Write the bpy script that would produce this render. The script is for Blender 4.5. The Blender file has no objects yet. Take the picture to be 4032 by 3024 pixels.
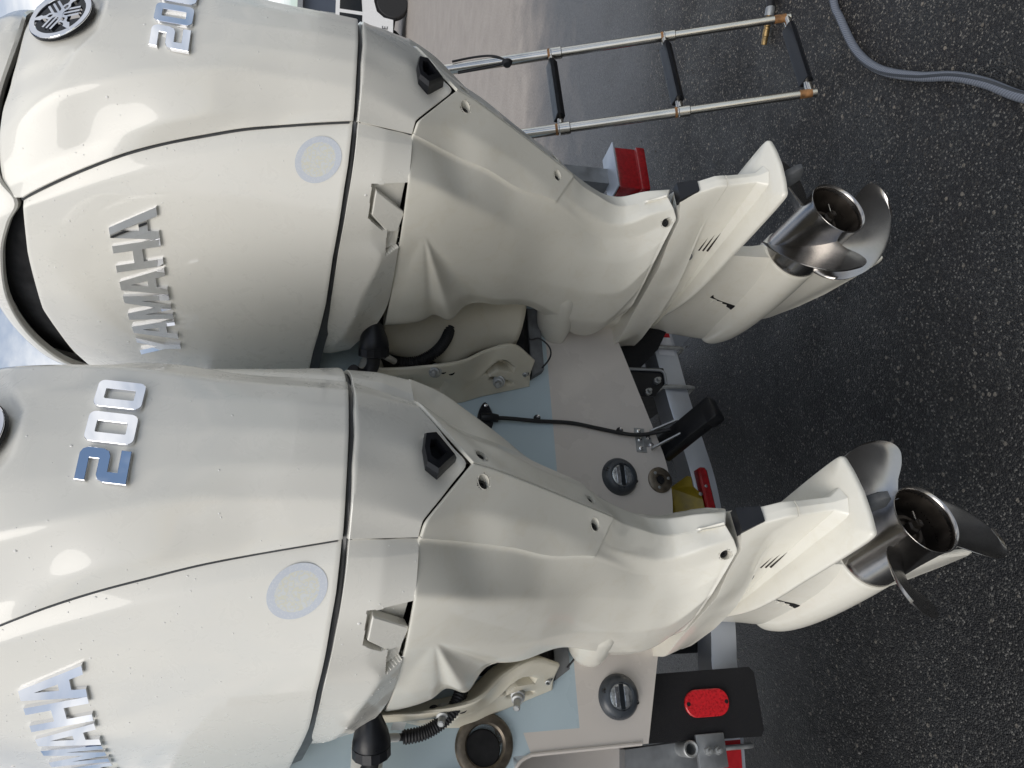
import bpy, bmesh, math, random
import numpy as np
from mathutils import Matrix, Vector
random.seed(7); rng = np.random.default_rng(7)
SC = bpy.context.scene
COL = SC.collection
# ------------------------------------------------------------------ camera
R0 = np.array([[0.9211811, -0.0617931, 0.3841965], [-0.3877224, -0.2297712, 0.8926794], [0.0331159, -0.971281, -0.2356195]])
HC = 1.60
cam = bpy.data.cameras.new('camera'); co = bpy.data.objects.new('camera', cam); COL.objects.link(co)
cam.sensor_fit = 'HORIZONTAL'; cam.sensor_width = 36.0; cam.lens = 36.0 * 2937.86 / 4032.0
cam.clip_start = 0.02; cam.clip_end = 3000
M = Matrix.Identity(4)
for i, ax in enumerate((R0[:, 1], R0[:, 0], -R0[:, 2])):
    for j in range(3): M[j][i] = float(ax[j])
M[2][3] = HC
co.matrix_world = M; SC.camera = co
# ------------------------------------------------------------------ sky and sun
SUN_EL, SUN_AZ = 42.0, 238.0        # azimuth: compass style from +Y clockwise, where the sun stands
w = bpy.data.worlds.new('World'); SC.world = w; w.use_nodes = True
nt = w.node_tree; nt.nodes.clear()
def wn(t, **k):
    n = nt.nodes.new(t)
    for a, b in k.items(): setattr(n, a, b)
    return n
sky = wn('ShaderNodeTexSky', sky_type='NISHITA', sun_disc=False, sun_elevation=math.radians(SUN_EL), sun_rotation=math.radians(SUN_AZ), air_density=1.0, dust_density=1.2, ozone_density=1.3)
tc = wn('ShaderNodeTexCoord'); sep = wn('ShaderNodeSeparateXYZ'); nt.links.new(tc.outputs['Generated'], sep.inputs[0])
zz = wn('ShaderNodeMath', operation='MAXIMUM'); zz.inputs[1].default_value = 0.0; nt.links.new(sep.outputs[2], zz.inputs[0])
za = wn('ShaderNodeMath', operation='ADD'); za.inputs[1].default_value = 0.16; nt.links.new(zz.outputs[0], za.inputs[0])
vx = wn('ShaderNodeMath', operation='DIVIDE'); vy = wn('ShaderNodeMath', operation='DIVIDE')
nt.links.new(sep.outputs[0], vx.inputs[0]); nt.links.new(za.outputs[0], vx.inputs[1])
nt.links.new(sep.outputs[1], vy.inputs[0]); nt.links.new(za.outputs[0], vy.inputs[1])
cmb = wn('ShaderNodeCombineXYZ'); nt.links.new(vx.outputs[0], cmb.inputs[0]); nt.links.new(vy.outputs[0], cmb.inputs[1])
nz = wn('ShaderNodeTexNoise'); nz.inputs['Scale'].default_value = 1.15; nz.inputs['Detail'].default_value = 9; nz.inputs['Roughness'].default_value = 0.58; nz.inputs['Distortion'].default_value = 0.35
nt.links.new(cmb.outputs[0], nz.inputs['Vector'])
cr = wn('ShaderNodeValToRGB'); cr.color_ramp.elements[0].position = 0.42; cr.color_ramp.elements[1].position = 0.60
nt.links.new(nz.outputs['Fac'], cr.inputs[0])
nz2 = wn('ShaderNodeTexNoise'); nz2.inputs['Scale'].default_value = 2.3; nz2.inputs['Detail'].default_value = 6; nt.links.new(cmb.outputs[0], nz2.inputs['Vector'])
cc = wn('ShaderNodeValToRGB'); cc.color_ramp.elements[0].position = 0.3; cc.color_ramp.elements[1].position = 0.68
cc.color_ramp.elements[0].color = (5.2, 5.5, 6.0, 1); cc.color_ramp.elements[1].color = (11.5, 11.4, 11.2, 1)
nt.links.new(nz2.outputs['Fac'], cc.inputs[0])
mx = wn('ShaderNodeMixRGB'); nt.links.new(cr.outputs[0], mx.inputs[0]); nt.links.new(sky.outputs[0], mx.inputs[1]); nt.links.new(cc.outputs[0], mx.inputs[2])
bg = wn('ShaderNodeBackground'); bg.inputs[1].default_value = 0.10; nt.links.new(mx.outputs[0], bg.inputs[0])
wo = wn('ShaderNodeOutputWorld'); nt.links.new(bg.outputs[0], wo.inputs[0])
sl = bpy.data.lights.new('sun', 'SUN'); sl.energy = 1.35; sl.angle = math.radians(38); sl.color = (1.0, 0.96, 0.89)
so = bpy.data.objects.new('sun', sl); COL.objects.link(so)
_a, _e = math.radians(SUN_AZ), math.radians(SUN_EL)
sd = Vector((math.sin(_a) * math.cos(_e), math.cos(_a) * math.cos(_e), math.sin(_e)))
so.rotation_euler = sd.to_track_quat('Z', 'Y').to_euler()
SC.view_settings.view_transform = 'Standard'; SC.view_settings.look = 'None'; SC.view_settings.gamma = 1.0
SC.view_settings.use_curve_mapping = False; SC.view_settings.exposure = 0.22
SC.cycles.use_denoising = True
SC.cycles.max_bounces = 8; SC.cycles.glossy_bounces = 5; SC.cycles.transmission_bounces = 6
# ------------------------------------------------------------------ materials
MATS = {}
def new_mat(name):
    m = bpy.data.materials.new(name); m.use_nodes = True; MATS[name] = m
    return m, m.node_tree, m.node_tree.nodes['Principled BSDF']
def ramp(t, src, stops):
    r = t.nodes.new('ShaderNodeValToRGB'); el = r.color_ramp.elements
    while len(el) < len(stops): el.new(0.5)
    for e, (p, c) in zip(el, stops):
        e.position = p; e.color = (*c, 1) if len(c) == 3 else c
    t.links.new(src, r.inputs[0]); return r
def noise(t, scale, detail=4, rough=0.55, coord='Object', dist=0.0):
    c = t.nodes.new('ShaderNodeTexCoord'); n = t.nodes.new('ShaderNodeTexNoise')
    n.inputs['Scale'].default_value = scale; n.inputs['Detail'].default_value = detail; n.inputs['Roughness'].default_value = rough; n.inputs['Distortion'].default_value = dist
    t.links.new(c.outputs[coord], n.inputs['Vector']); return n
def bump(t, b, src, strength, dist=0.001):
    n = t.nodes.new('ShaderNodeBump'); n.inputs['Strength'].default_value = strength; n.inputs['Distance'].default_value = dist
    t.links.new(src, n.inputs['Height']); t.links.new(n.outputs[0], b.inputs['Normal']); return n
def simple(name, col, rough=0.5, metal=0.0, var=0.12, scale=30, bumps=0.0, bscale=200, bd=0.001, coat=0.0, spec=0.5):
    m, t, b = new_mat(name)
    b.inputs['Roughness'].default_value = rough; b.inputs['Metallic'].default_value = metal; b.inputs['Specular IOR Level'].default_value = spec
    b.inputs['Coat Weight'].default_value = coat; b.inputs['Coat Roughness'].default_value = 0.05
    n = noise(t, scale, 5)
    lo = tuple(c * (1 - var) for c in col); hi = tuple(min(1, c * (1 + var)) for c in col)
    r = ramp(t, n.outputs['Fac'], [(0.3, lo), (0.7, hi)]); t.links.new(r.outputs[0], b.inputs['Base Color'])
    rr = ramp(t, n.outputs['Fac'], [(0.3, (rough * 0.8,) * 3), (0.75, (min(1, rough * 1.25),) * 3)]); t.links.new(rr.outputs[0], b.inputs['Roughness'])
    if bumps: bump(t, b, noise(t, bscale, 3).outputs['Fac'], bumps, bd)
    return m
def paint(name, col, dirt=(0.50, 0.40, 0.20), amount=0.0, rough=0.1):
    """glossy white engine paint: faint orange peel, dried water spots, yellow staining where 'amount' > 0"""
    m, t, b = new_mat(name)
    b.inputs['Coat Weight'].default_value = 0.6; b.inputs['Coat Roughness'].default_value = 0.03; b.inputs['Roughness'].default_value = rough + 0.2
    b.inputs['Specular IOR Level'].default_value = 0.4
    n = noise(t, 3.0, 6, 0.6); n2 = noise(t, 26.0, 7, 0.7, dist=0.6)
    base = ramp(t, n.outputs['Fac'], [(0.3, tuple(c * 0.97 for c in col)), (0.7, col)])
    mixn = t.nodes.new('ShaderNodeMixRGB'); mixn.inputs[2].default_value = (*dirt, 1)
    mul = t.nodes.new('ShaderNodeMath'); mul.operation = 'MULTIPLY'
    d = ramp(t, n2.outputs['Fac'], [(0.50, (0, 0, 0)), (0.78, (1, 1, 1))]); mul.inputs[1].default_value = amount
    t.links.new(d.outputs[0], mul.inputs[0]); t.links.new(mul.outputs[0], mixn.inputs[0]); t.links.new(base.outputs[0], mixn.inputs[1])
    n3 = noise(t, 260.0, 2, 0.4)
    sp = ramp(t, n3.outputs['Fac'], [(0.76, (0, 0, 0)), (0.80, (1, 1, 1))])
    mx2 = t.nodes.new('ShaderNodeMixRGB'); mx2.inputs[2].default_value = (col[0] * 0.8, col[1] * 0.78, col[2] * 0.74, 1)
    m3 = t.nodes.new('ShaderNodeMath'); m3.operation = 'MULTIPLY'; m3.inputs[1].default_value = 0.35
    t.links.new(sp.outputs[0], m3.inputs[0]); t.links.new(m3.outputs[0], mx2.inputs[0]); t.links.new(mixn.outputs[0], mx2.inputs[1])
    t.links.new(mx2.outputs[0], b.inputs['Base Color'])
    rr = ramp(t, n2.outputs['Fac'], [(0.35, (rough + 0.16,) * 3), (0.7, (rough + 0.22,) * 3)]); t.links.new(rr.outputs[0], b.inputs['Roughness'])
    bump(t, b, noise(t, 420.0, 2).outputs['Fac'], 0.035, 0.0006)
    return m
paint('white_paint', (0.79, 0.77, 0.705))
paint('stained_white_paint', (0.79, 0.765, 0.68), amount=0.16, rough=0.2)
paint('bracket_paint', (0.68, 0.64, 0.53), amount=0.22, rough=0.25)
simple('black_plastic', (0.010, 0.011, 0.014), 0.34, var=0.25, bumps=0.15, bscale=500, spec=0.35)
simple('black_enamel', (0.005, 0.006, 0.008), 0.12, var=0.2, spec=0.3)
_m, _t, _b = new_mat('water'); _b.inputs['Base Color'].default_value = (.80, .79, .75, 1); _b.inputs['Roughness'].default_value = .03; _b.inputs['IOR'].default_value = 1.4
simple('black_void', (0.004, 0.004, 0.005), 0.8, var=0.1)
simple('rubber', (0.016, 0.016, 0.018), 0.6, var=0.3, bumps=0.2, bscale=300)
simple('gasket_seam_shade', (0.05, 0.052, 0.055), 0.35, var=0.3)  # cowl gasket rubber; also colours the shade strips along the seams
simple('chrome', (0.86, 0.87, 0.9), 0.025, 1.0, var=0.02)
simple('steel', (0.40, 0.385, 0.37), 0.22, 1.0, var=0.12, scale=14, bumps=0.03, bscale=120)
simple('dark_brown', (0.035, 0.028, 0.022), 0.5, 0.4, var=0.4)  # dark brown for the hub bore, prop nut and relief slots
simple('brown_metal', (0.23, 0.20, 0.17), 0.35, 0.9, var=0.3)
simple('anode', (0.16, 0.165, 0.17), 0.75, 0.3, var=0.35, bumps=0.5, bscale=260)
simple('zinc_dark', (0.09, 0.095, 0.1), 0.7, 0.4, var=0.4, bumps=0.5, bscale=200)
simple('screw_black', (0.01, 0.01, 0.011), 0.3, var=0.2)
# ------------------------------------------------------------------ mesh helpers
def mesh_obj(name, V, F, mat, parent=None, smooth=True, sharp=35.0):
    me = bpy.data.meshes.new(name); me.from_pydata([tuple(map(float, v)) for v in V], [], F)
    me.materials.append(MATS[mat] if isinstance(mat, str) else mat)
    if smooth:
        me.polygons.foreach_set('use_smooth', [True] * len(me.polygons))
        if sharp: me.set_sharp_from_angle(angle=math.radians(sharp))
    me.update()
    o = bpy.data.objects.new(name, me); COL.objects.link(o)
    if parent: o.parent = parent
    return o
def empty(name, loc=(0, 0, 0)):
    o = bpy.data.objects.new(name, None); COL.objects.link(o); o.location = loc; o.empty_display_size = 0.05
    return o
def tag(o, label=None, cat=None, group=None, kind=None):
    if label: o['label'] = label
    if cat: o['category'] = cat
    if group: o['group'] = group
    if kind: o['kind'] = kind
    return o
def herm(xk, yk, x):
    """cubic through (xk, yk[...]) with finite-difference slopes, linear outside"""
    xk = np.asarray(xk, float); yk = np.asarray(yk, float); x = np.asarray(x, float)
    n = len(xk)
    d = (yk[1:] - yk[:-1]) / (xk[1:] - xk[:-1]).reshape((-1,) + (1,) * (yk.ndim - 1))
    m = np.empty_like(yk); m[0] = d[0]; m[-1] = d[-1]
    if n > 2:
        h = (xk[1:] - xk[:-1]).reshape((-1,) + (1,) * (yk.ndim - 1))
        m[1:-1] = (d[:-1] * h[1:] + d[1:] * h[:-1]) / (h[1:] + h[:-1])
    i = np.clip(np.searchsorted(xk, x) - 1, 0, n - 2)
    h = xk[i + 1] - xk[i]; t = (x - xk[i]) / h; tt = np.clip(t, 0, 1)
    sh = x.shape + (1,) * (yk.ndim - 1)
    tt = tt.reshape(sh); h = h.reshape(sh)
    r = (2 * tt**3 - 3 * tt**2 + 1) * yk[i] + (tt**3 - 2 * tt**2 + tt) * h * m[i] + (-2 * tt**3 + 3 * tt**2) * yk[i + 1] + (tt**3 - tt**2) * h * m[i + 1]
    ex = (t.reshape(sh) - tt) * h
    return r + ex * np.where(t.reshape(sh) > 1, m[i + 1], m[i])
def lin(P, n):
    P = np.asarray(P, float); k = np.linspace(0, len(P) - 1, n); i = np.minimum(k.astype(int), len(P) - 2); f = (k - i)[:, None]
    return P[i] * (1 - f) + P[i + 1] * f
def spl(P, n):
    P = np.asarray(P, float); return herm(np.arange(len(P)), P, np.linspace(0, len(P) - 1, n))
def smooth_ax(P, axis, passes, fix=True):
    P = np.moveaxis(np.array(P, float), axis, 0)
    for _ in range(passes):
        Q = P.copy(); Q[1:-1] = 0.25 * P[:-2] + 0.5 * P[1:-1] + 0.25 * P[2:]; P = Q
    return np.moveaxis(P, 0, axis)
def grid_normals(P):
    du = np.gradient(P, axis=0); dv = np.gradient(P, axis=1)
    n = np.cross(du, dv); n /= np.linalg.norm(n, axis=2, keepdims=True) + 1e-12
    return n
def gsample(P, r, c):
    R, Cn = P.shape[:2]
    r = np.asarray(r, float); c = np.asarray(c, float)
    i = np.clip(r.astype(int), 0, R - 2); j = np.clip(c.astype(int), 0, Cn - 2)
    fr = (r - i)[..., None]; fc = (c - j)[..., None]
    return (P[i, j] * (1 - fr) + P[i + 1, j] * fr) * (1 - fc) + (P[i, j + 1] * (1 - fr) + P[i + 1, j + 1] * fr) * fc
def grid_faces(R, C, off=0, flip=False):
    F = []
    for i in range(R - 1):
        for j in range(C - 1):
            a = off + i * C + j; q = (a, a + 1, a + C + 1, a + C)
            F.append(q[::-1] if flip else q)
    return F
def shell(name, P, mat, parent, t=0.005, out=None, roll=0.0015, mirror=False, edge=0.35):
    """sheet P (rows, cols, 3) with thickness t behind it and a softened rim. 'out': a point the sheet faces away from"""
    P = np.array(P, float)
    if mirror: P = P * np.array([-1, 1, 1])
    n = grid_normals(P)
    c = np.array(out if out is not None else (0, 0.3, P[..., 2].mean()))
    if mirror: c = c * np.array([-1, 1, 1])
    if np.mean(np.sum(n * (P - c), axis=2)) < 0: P = P[:, ::-1]; n = grid_normals(P)
    R, C = P.shape[:2]
    rr = np.r_[0, edge, np.arange(1, R - 1), R - 1 - edge, R - 1]; cc_ = np.r_[0, edge, np.arange(1, C - 1), C - 1 - edge, C - 1]
    G = np.meshgrid(rr, cc_, indexing='ij'); Q = gsample(P, *G); N = gsample(n, *G)
    N /= np.linalg.norm(N, axis=2, keepdims=True) + 1e-12
    R, C = Q.shape[:2]
    if roll:
        m = np.zeros((R, C)); m[0] = m[-1] = 1; m[:, 0] = m[:, -1] = 1
        Q = Q - N * (m * roll)[..., None]
    inner = Q - N * t
    ring = [(0, j) for j in range(C)] + [(i, C - 1) for i in range(1, R)] + [(R - 1, j) for j in range(C - 2, -1, -1)] + [(i, 0) for i in range(R - 2, 0, -1)]
    V = np.concatenate([Q.reshape(-1, 3), np.array([inner[i, j] for i, j in ring])])
    F = grid_faces(R, C)
    b = R * C; L = len(ring)
    for k in range(L):
        i, j = ring[k]; i2, j2 = ring[(k + 1) % L]
        F.append((i2 * C + j2, i * C + j, b + k, b + (k + 1) % L))
    return mesh_obj(name, V, F, mat, parent)
def sheet(name, P, mat, parent, mirror=False, flip=False, sharp=35.0):
    P = np.array(P, float)
    if mirror: P = P * np.array([-1, 1, 1])
    return mesh_obj(name, P.reshape(-1, 3), grid_faces(P.shape[0], P.shape[1], 0, flip ^ mirror), mat, parent, sharp=sharp)
def loft(name, rings, mat, parent, cap=True, sharp=35.0):
    """closed rings (n, k, 3) joined one after the other"""
    A = np.array(rings, float); n, k = A.shape[:2]
    F = []
    for i in range(n - 1):
        for j in range(k):
            a = i * k + j; b = i * k + (j + 1) % k
            F.append((a, b, b + k, a + k))
    if cap: F.append(tuple(range(k))[::-1]); F.append(tuple((n - 1) * k + j for j in range(k)))
    V = A.reshape(-1, 3); c = V.mean(0)
    o = mesh_obj(name, V, F, mat, parent, sharp=sharp)
    bm = bmesh.new(); bm.from_mesh(o.data); bmesh.ops.recalc_face_normals(bm, faces=bm.faces); bm.to_mesh(o.data); bm.free()
    return o
def frames(path):
    path = np.asarray(path, float); T = np.gradient(path, axis=0); T /= np.linalg.norm(T, axis=1, keepdims=True)
    N = np.zeros_like(T); a = np.array([0, 0, 1.0]) if abs(T[0][2]) < 0.9 else np.array([1.0, 0, 0])
    n = np.cross(T[0], a); n /= np.linalg.norm(n)
    for i in range(len(T)):
        n = n - T[i] * (n @ T[i]); n /= np.linalg.norm(n); N[i] = n
    return path, T, N, np.cross(T, N)
def tube(name, path, rad, mat, parent, k=14, prof=None, cap=True, sharp=40.0):
    path, T, N, B = frames(path); rad = np.broadcast_to(np.asarray(rad, float), (len(path),))
    th = np.linspace(0, 2 * math.pi, k, endpoint=False)
    rings = [p + r * (np.cos(th)[:, None] * n + np.sin(th)[:, None] * b) for p, r, n, b in zip(path, rad, N, B)]
    return loft(name, rings, mat, parent, cap, sharp)
def lathe_pts(prof, axis_o, axis_d, k=40):
    """rings of a lathe: prof list of (along, radius) about axis"""
    d = np.array(axis_d, float); d /= np.linalg.norm(d); a = np.array([1.0, 0, 0]) if abs(d[0]) < 0.9 else np.array([0, 0, 1.0])
    n = a - d * (a @ d); n /= np.linalg.norm(n); b = np.cross(d, n); th = np.linspace(0, 2 * math.pi, k, endpoint=False)
    return [np.array(axis_o) + d * s + r * (np.cos(th)[:, None] * n + np.sin(th)[:, None] * b) for s, r in prof]
def lathe(name, prof, o, d, mat, parent, k=40, cap=True, sharp=35.0):
    return loft(name, lathe_pts(prof, o, d, k), mat, parent, cap, sharp)
def box(name, c, s, mat, parent=None, rot=None, bev=0.0, seg=2):
    bm = bmesh.new(); bmesh.ops.create_cube(bm, size=1.0)
    for v in bm.verts: v.co = Vector((v.co.x * s[0], v.co.y * s[1], v.co.z * s[2]))
    if bev: bmesh.ops.bevel(bm, geom=bm.edges[:], offset=bev, segments=seg, profile=0.5, affect='EDGES')
    if rot is not None: bmesh.ops.transform(bm, matrix=Matrix(rot).to_4x4() if not isinstance(rot, Matrix) else rot.to_4x4(), verts=bm.verts)
    for v in bm.verts: v.co += Vector(c)
    me = bpy.data.meshes.new(name); bm.to_mesh(me); bm.free(); me.materials.append(MATS[mat])
    me.polygons.foreach_set('use_smooth', [True] * len(me.polygons)); me.set_sharp_from_angle(angle=math.radians(40))
    o = bpy.data.objects.new(name, me); COL.objects.link(o)
    if parent: o.parent = parent
    return o
def prism(name, outline, hole, h, mat, parent, place, bev=0.0):
    """2-D outline (with optional hole list) extruded 0..h and mapped through place(x, y, z) -> 3-D"""
    bm = bmesh.new(); ed = []
    for loop in [outline] + (hole or []):
        vs = [bm.verts.new((p[0], p[1], 0)) for p in loop]
        ed += [bm.edges.new((vs[i], vs[(i + 1) % len(vs)])) for i in range(len(vs))]
    bmesh.ops.triangle_fill(bm, use_beauty=True, use_dissolve=False, edges=ed)
    for f in bm.faces:
        if f.normal.z < 0: f.normal_flip()
    ex = bmesh.ops.extrude_face_region(bm, geom=bm.faces[:])
    top = [g for g in ex['geom'] if isinstance(g, bmesh.types.BMVert)]
    for v in top: v.co.z += h
    bmesh.ops.recalc_face_normals(bm, faces=bm.faces)
    if bev:
        te = [e for e in bm.edges if all(abs(v.co.z - h) < 1e-7 for v in e.verts) and len(e.link_faces) == 2 and abs(e.link_faces[0].normal.z - e.link_faces[1].normal.z) > 0.5]
        bmesh.ops.bevel(bm, geom=te, offset=bev, segments=1, affect='EDGES')
    me = bpy.data.meshes.new(name)
    for v in bm.verts: v.co = Vector([float(q) for q in place(v.co.x, v.co.y, v.co.z)])
    bmesh.ops.recalc_face_normals(bm, faces=bm.faces)
    bm.to_mesh(me); bm.free(); me.materials.append(MATS[mat] if isinstance(mat, str) else mat)
    o = bpy.data.objects.new(name, me); COL.objects.link(o)
    if parent: o.parent = parent
    return o
def roundrect(w, h, r, n=5, cx=0, cy=0):
    P = []
    for sx, sy, a0 in ((1, 1, 0), (-1, 1, 90), (-1, -1, 180), (1, -1, 270)):
        for k in range(n + 1):
            a = math.radians(a0 + 90 * k / n); P.append((cx + sx * (w / 2 - r) + r * math.cos(a), cy + sy * (h / 2 - r) + r * math.sin(a)))
    return P
def circle(r, n=32, cx=0, cy=0): return [(cx + r * math.cos(2 * math.pi * k / n), cy + r * math.sin(2 * math.pi * k / n)) for k in range(n)]
# ================================================================== OUTBOARD MOTOR (local frame: x starboard, y forward, z up, origin at the rear V of the lower pan)
ZR = np.array([.170, .24, .30, .36, .42, .48, .54, .60, .646, .68, .702, .735])
YC = np.array([-.076, -.081, -.0815, -.081, -.078, -.0725, -.066, -.059, -.048, -.033, -.020, .012])
C1 = np.array([(-.088, -.052), (-.088, -.057), (-.089, -.0595), (-.091, -.063), (-.098, -.063), (-.109, -.057), (-.119, -.046), (-.129, -.028), (-.138, -.008), (-.146, .016), (-.151, .036), (-.157, .070)])
C2 = np.array([(-.114, -.030), (-.120, -.025), (-.126, -.022), (-.136, -.020), (-.149, -.015), (-.160, -.001), (-.168, .024), (-.177, .054), (-.187, .078), (-.194, .098), (-.199, .112), (-.206, .136)])
SM = np.array([(-.126, -.020), (-.135, -.013), (-.142, -.004), (-.151, .004), (-.161, .018), (-.171, .034), (-.184, .052), (-.198, .078), (-.209, .101), (-.217, .120), (-.222, .134), (-.231, .158)])
def rear_section(z):
    z = np.asarray(z, float); yc = herm(ZR, YC, z); c1 = herm(ZR, C1, z); c2 = herm(ZR, C2, z); sm = herm(ZR, SM, z)
    ce = np.stack([np.zeros_like(yc), yc], -1); md = np.stack([c1[..., 0] * .55, yc + (c1[..., 1] - yc) * .27], -1)
    return [ce, md, c1, c2, sm]
def rear_grid(z0f, z1f, nr):
    segs = (10, 10, 12, 9)
    st_n = 1 + sum(segs); cols = []
    t = np.linspace(0, 1, nr)
    # column x fraction for z limits
    P = np.zeros((nr, st_n, 3)); k = 0
    fr = []
    for a, s in enumerate(segs): fr += [(a, q / s) for q in range(s)]
    fr.append((3, 1.0))
    tot = len(fr)
    for j, (a, q) in enumerate(fr):
        u = (a + q) / 4
        z = z0f(u) + (z1f(u) - z0f(u)) * t
        S = rear_section(z); xy = S[a] * (1 - q) + S[a + 1] * q
        P[:, j, :2] = xy; P[:, j, 2] = z
    full = np.concatenate([(P[:, :0:-1] * np.array([-1, 1, 1])), P], axis=1)
    return smooth_ax(full, 1, 2)
LV = np.array([.19, .40, .585, .72])
SIDE = np.array([
 [(-.129, -.017), (-.172, .018), (-.212, .060), (-.245, .112), (-.270, .182), (-.288, .27), (-.298, .38), (-.303, .51), (-.290, .65), (-.20, .765), (0, .80)],
 [(-.158, .013), (-.199, .062), (-.232, .115), (-.258, .172), (-.280, .24), (-.297, .32), (-.308, .43), (-.312, .56), (-.297, .69), (-.205, .795), (0, .83)],
 [(-.195, .071), (-.224, .125), (-.25, .179), (-.270, .235), (-.287, .292), (-.298, .355), (-.308, .46), (-.310, .57), (-.292, .69), (-.205, .79), (0, .82)],
 [(-.226, .144), (-.24, .175), (-.254, .213), (-.267, .255), (-.278, .31), (-.286, .37), (-.291, .46), (-.288, .56), (-.265, .67), (-.185, .76), (0, .79)]])
def side_xy(s, z):
    """station s (0..10), height z -> xy"""
    s = np.asarray(s, float); z = np.asarray(z, float)
    T = herm(LV, SIDE, z)                                   # (..., 11, 2)
    sh = s.shape
    out = np.empty(sh + (2,)); Tf = T.reshape(-1, 11, 2); sf = np.broadcast_to(s, sh).ravel(); of = out.reshape(-1, 2)
    for k in range(len(of)): of[k] = herm(np.arange(11), Tf[k], sf[k])
    return out
GU_Y, GU_Z = [-.03, .03, .06, .11, .18, .3, .38, .46, .6, .7], [.183, .189, .194, .2, .209, .219, .23, .243, .258, .268]
GT_Y, GT_Z = [.05, .14, .24, .39, .56, .70, .8], [.70, .712, .727, .741, .726, .70, .69]
def side_grid(nr=70, nc=96, s0=-.12, s1=10.0):
    s = np.linspace(s0, s1, nc); P = np.zeros((nr, nc, 3)); t = np.linspace(0, 1, nr)
    yb = side_xy(s, np.full(nc, .2))[:, 1]; yt = side_xy(s, np.full(nc, .72))[:, 1]
    zb = np.interp(yb, GU_Y, GU_Z); zt = np.interp(yt, GT_Y, GT_Z)
    for i in range(nr):
        z = zb + (zt - zb) * t[i]
        xy = side_xy(s, z)
        P[i, :, :2] = xy; P[i, :, 2] = z
    # the edge under the rear panel is let in
    w_ = np.clip(1 - (s - s0) / 0.6, 0, 1)
    P[:, :, 0] += (w_ * .0062)[None]; P[:, :, 1] += (w_ * .0062)[None]
    return P
SIDEP = None
def side_at(arc, z):
    """point and outward normal on the port side panel; arc = metres forward from station 2 at height .545"""
    global SIDEP
    if SIDEP is None:
        s = np.linspace(0, 10, 600); xy = side_xy(s, np.full(600, .545)); L = np.r_[0, np.cumsum(np.linalg.norm(np.diff(xy, axis=0), axis=1))]
        SIDEP = (s, L - np.interp(2.0, s, L))
    s = np.interp(arc, SIDEP[1], SIDEP[0])
    f = lambda a, b: np.array([*side_xy(np.array([a]), np.array([b]))[0], b])
    p = f(s, z); ds = f(s + .05, z) - f(s - .05, z); dz = f(s, z + .01) - f(s, z - .01)
    n = np.cross(ds, dz); n /= np.linalg.norm(n)
    if n[0] > 0: n = -n
    return p, n
def rear_at(x, z):
    S = rear_section(np.array([z])); pts = np.array([q[0] for q in S])      # centre..seam at this z
    xs = -pts[:, 0]; y = herm(xs, pts[:, 1], np.array([abs(x)]))[0]
    return np.array([x, y, z])
def rear_frame(x, z):
    p = rear_at(x, z); dx = rear_at(x + .004, z) - rear_at(x - .004, z); dz = rear_at(x, z + .006) - rear_at(x, z - .006)
    n = np.cross(dx, dz); n /= np.linalg.norm(n)
    return p, n
OUT = []          # things attached to the engine root and filled in below
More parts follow.
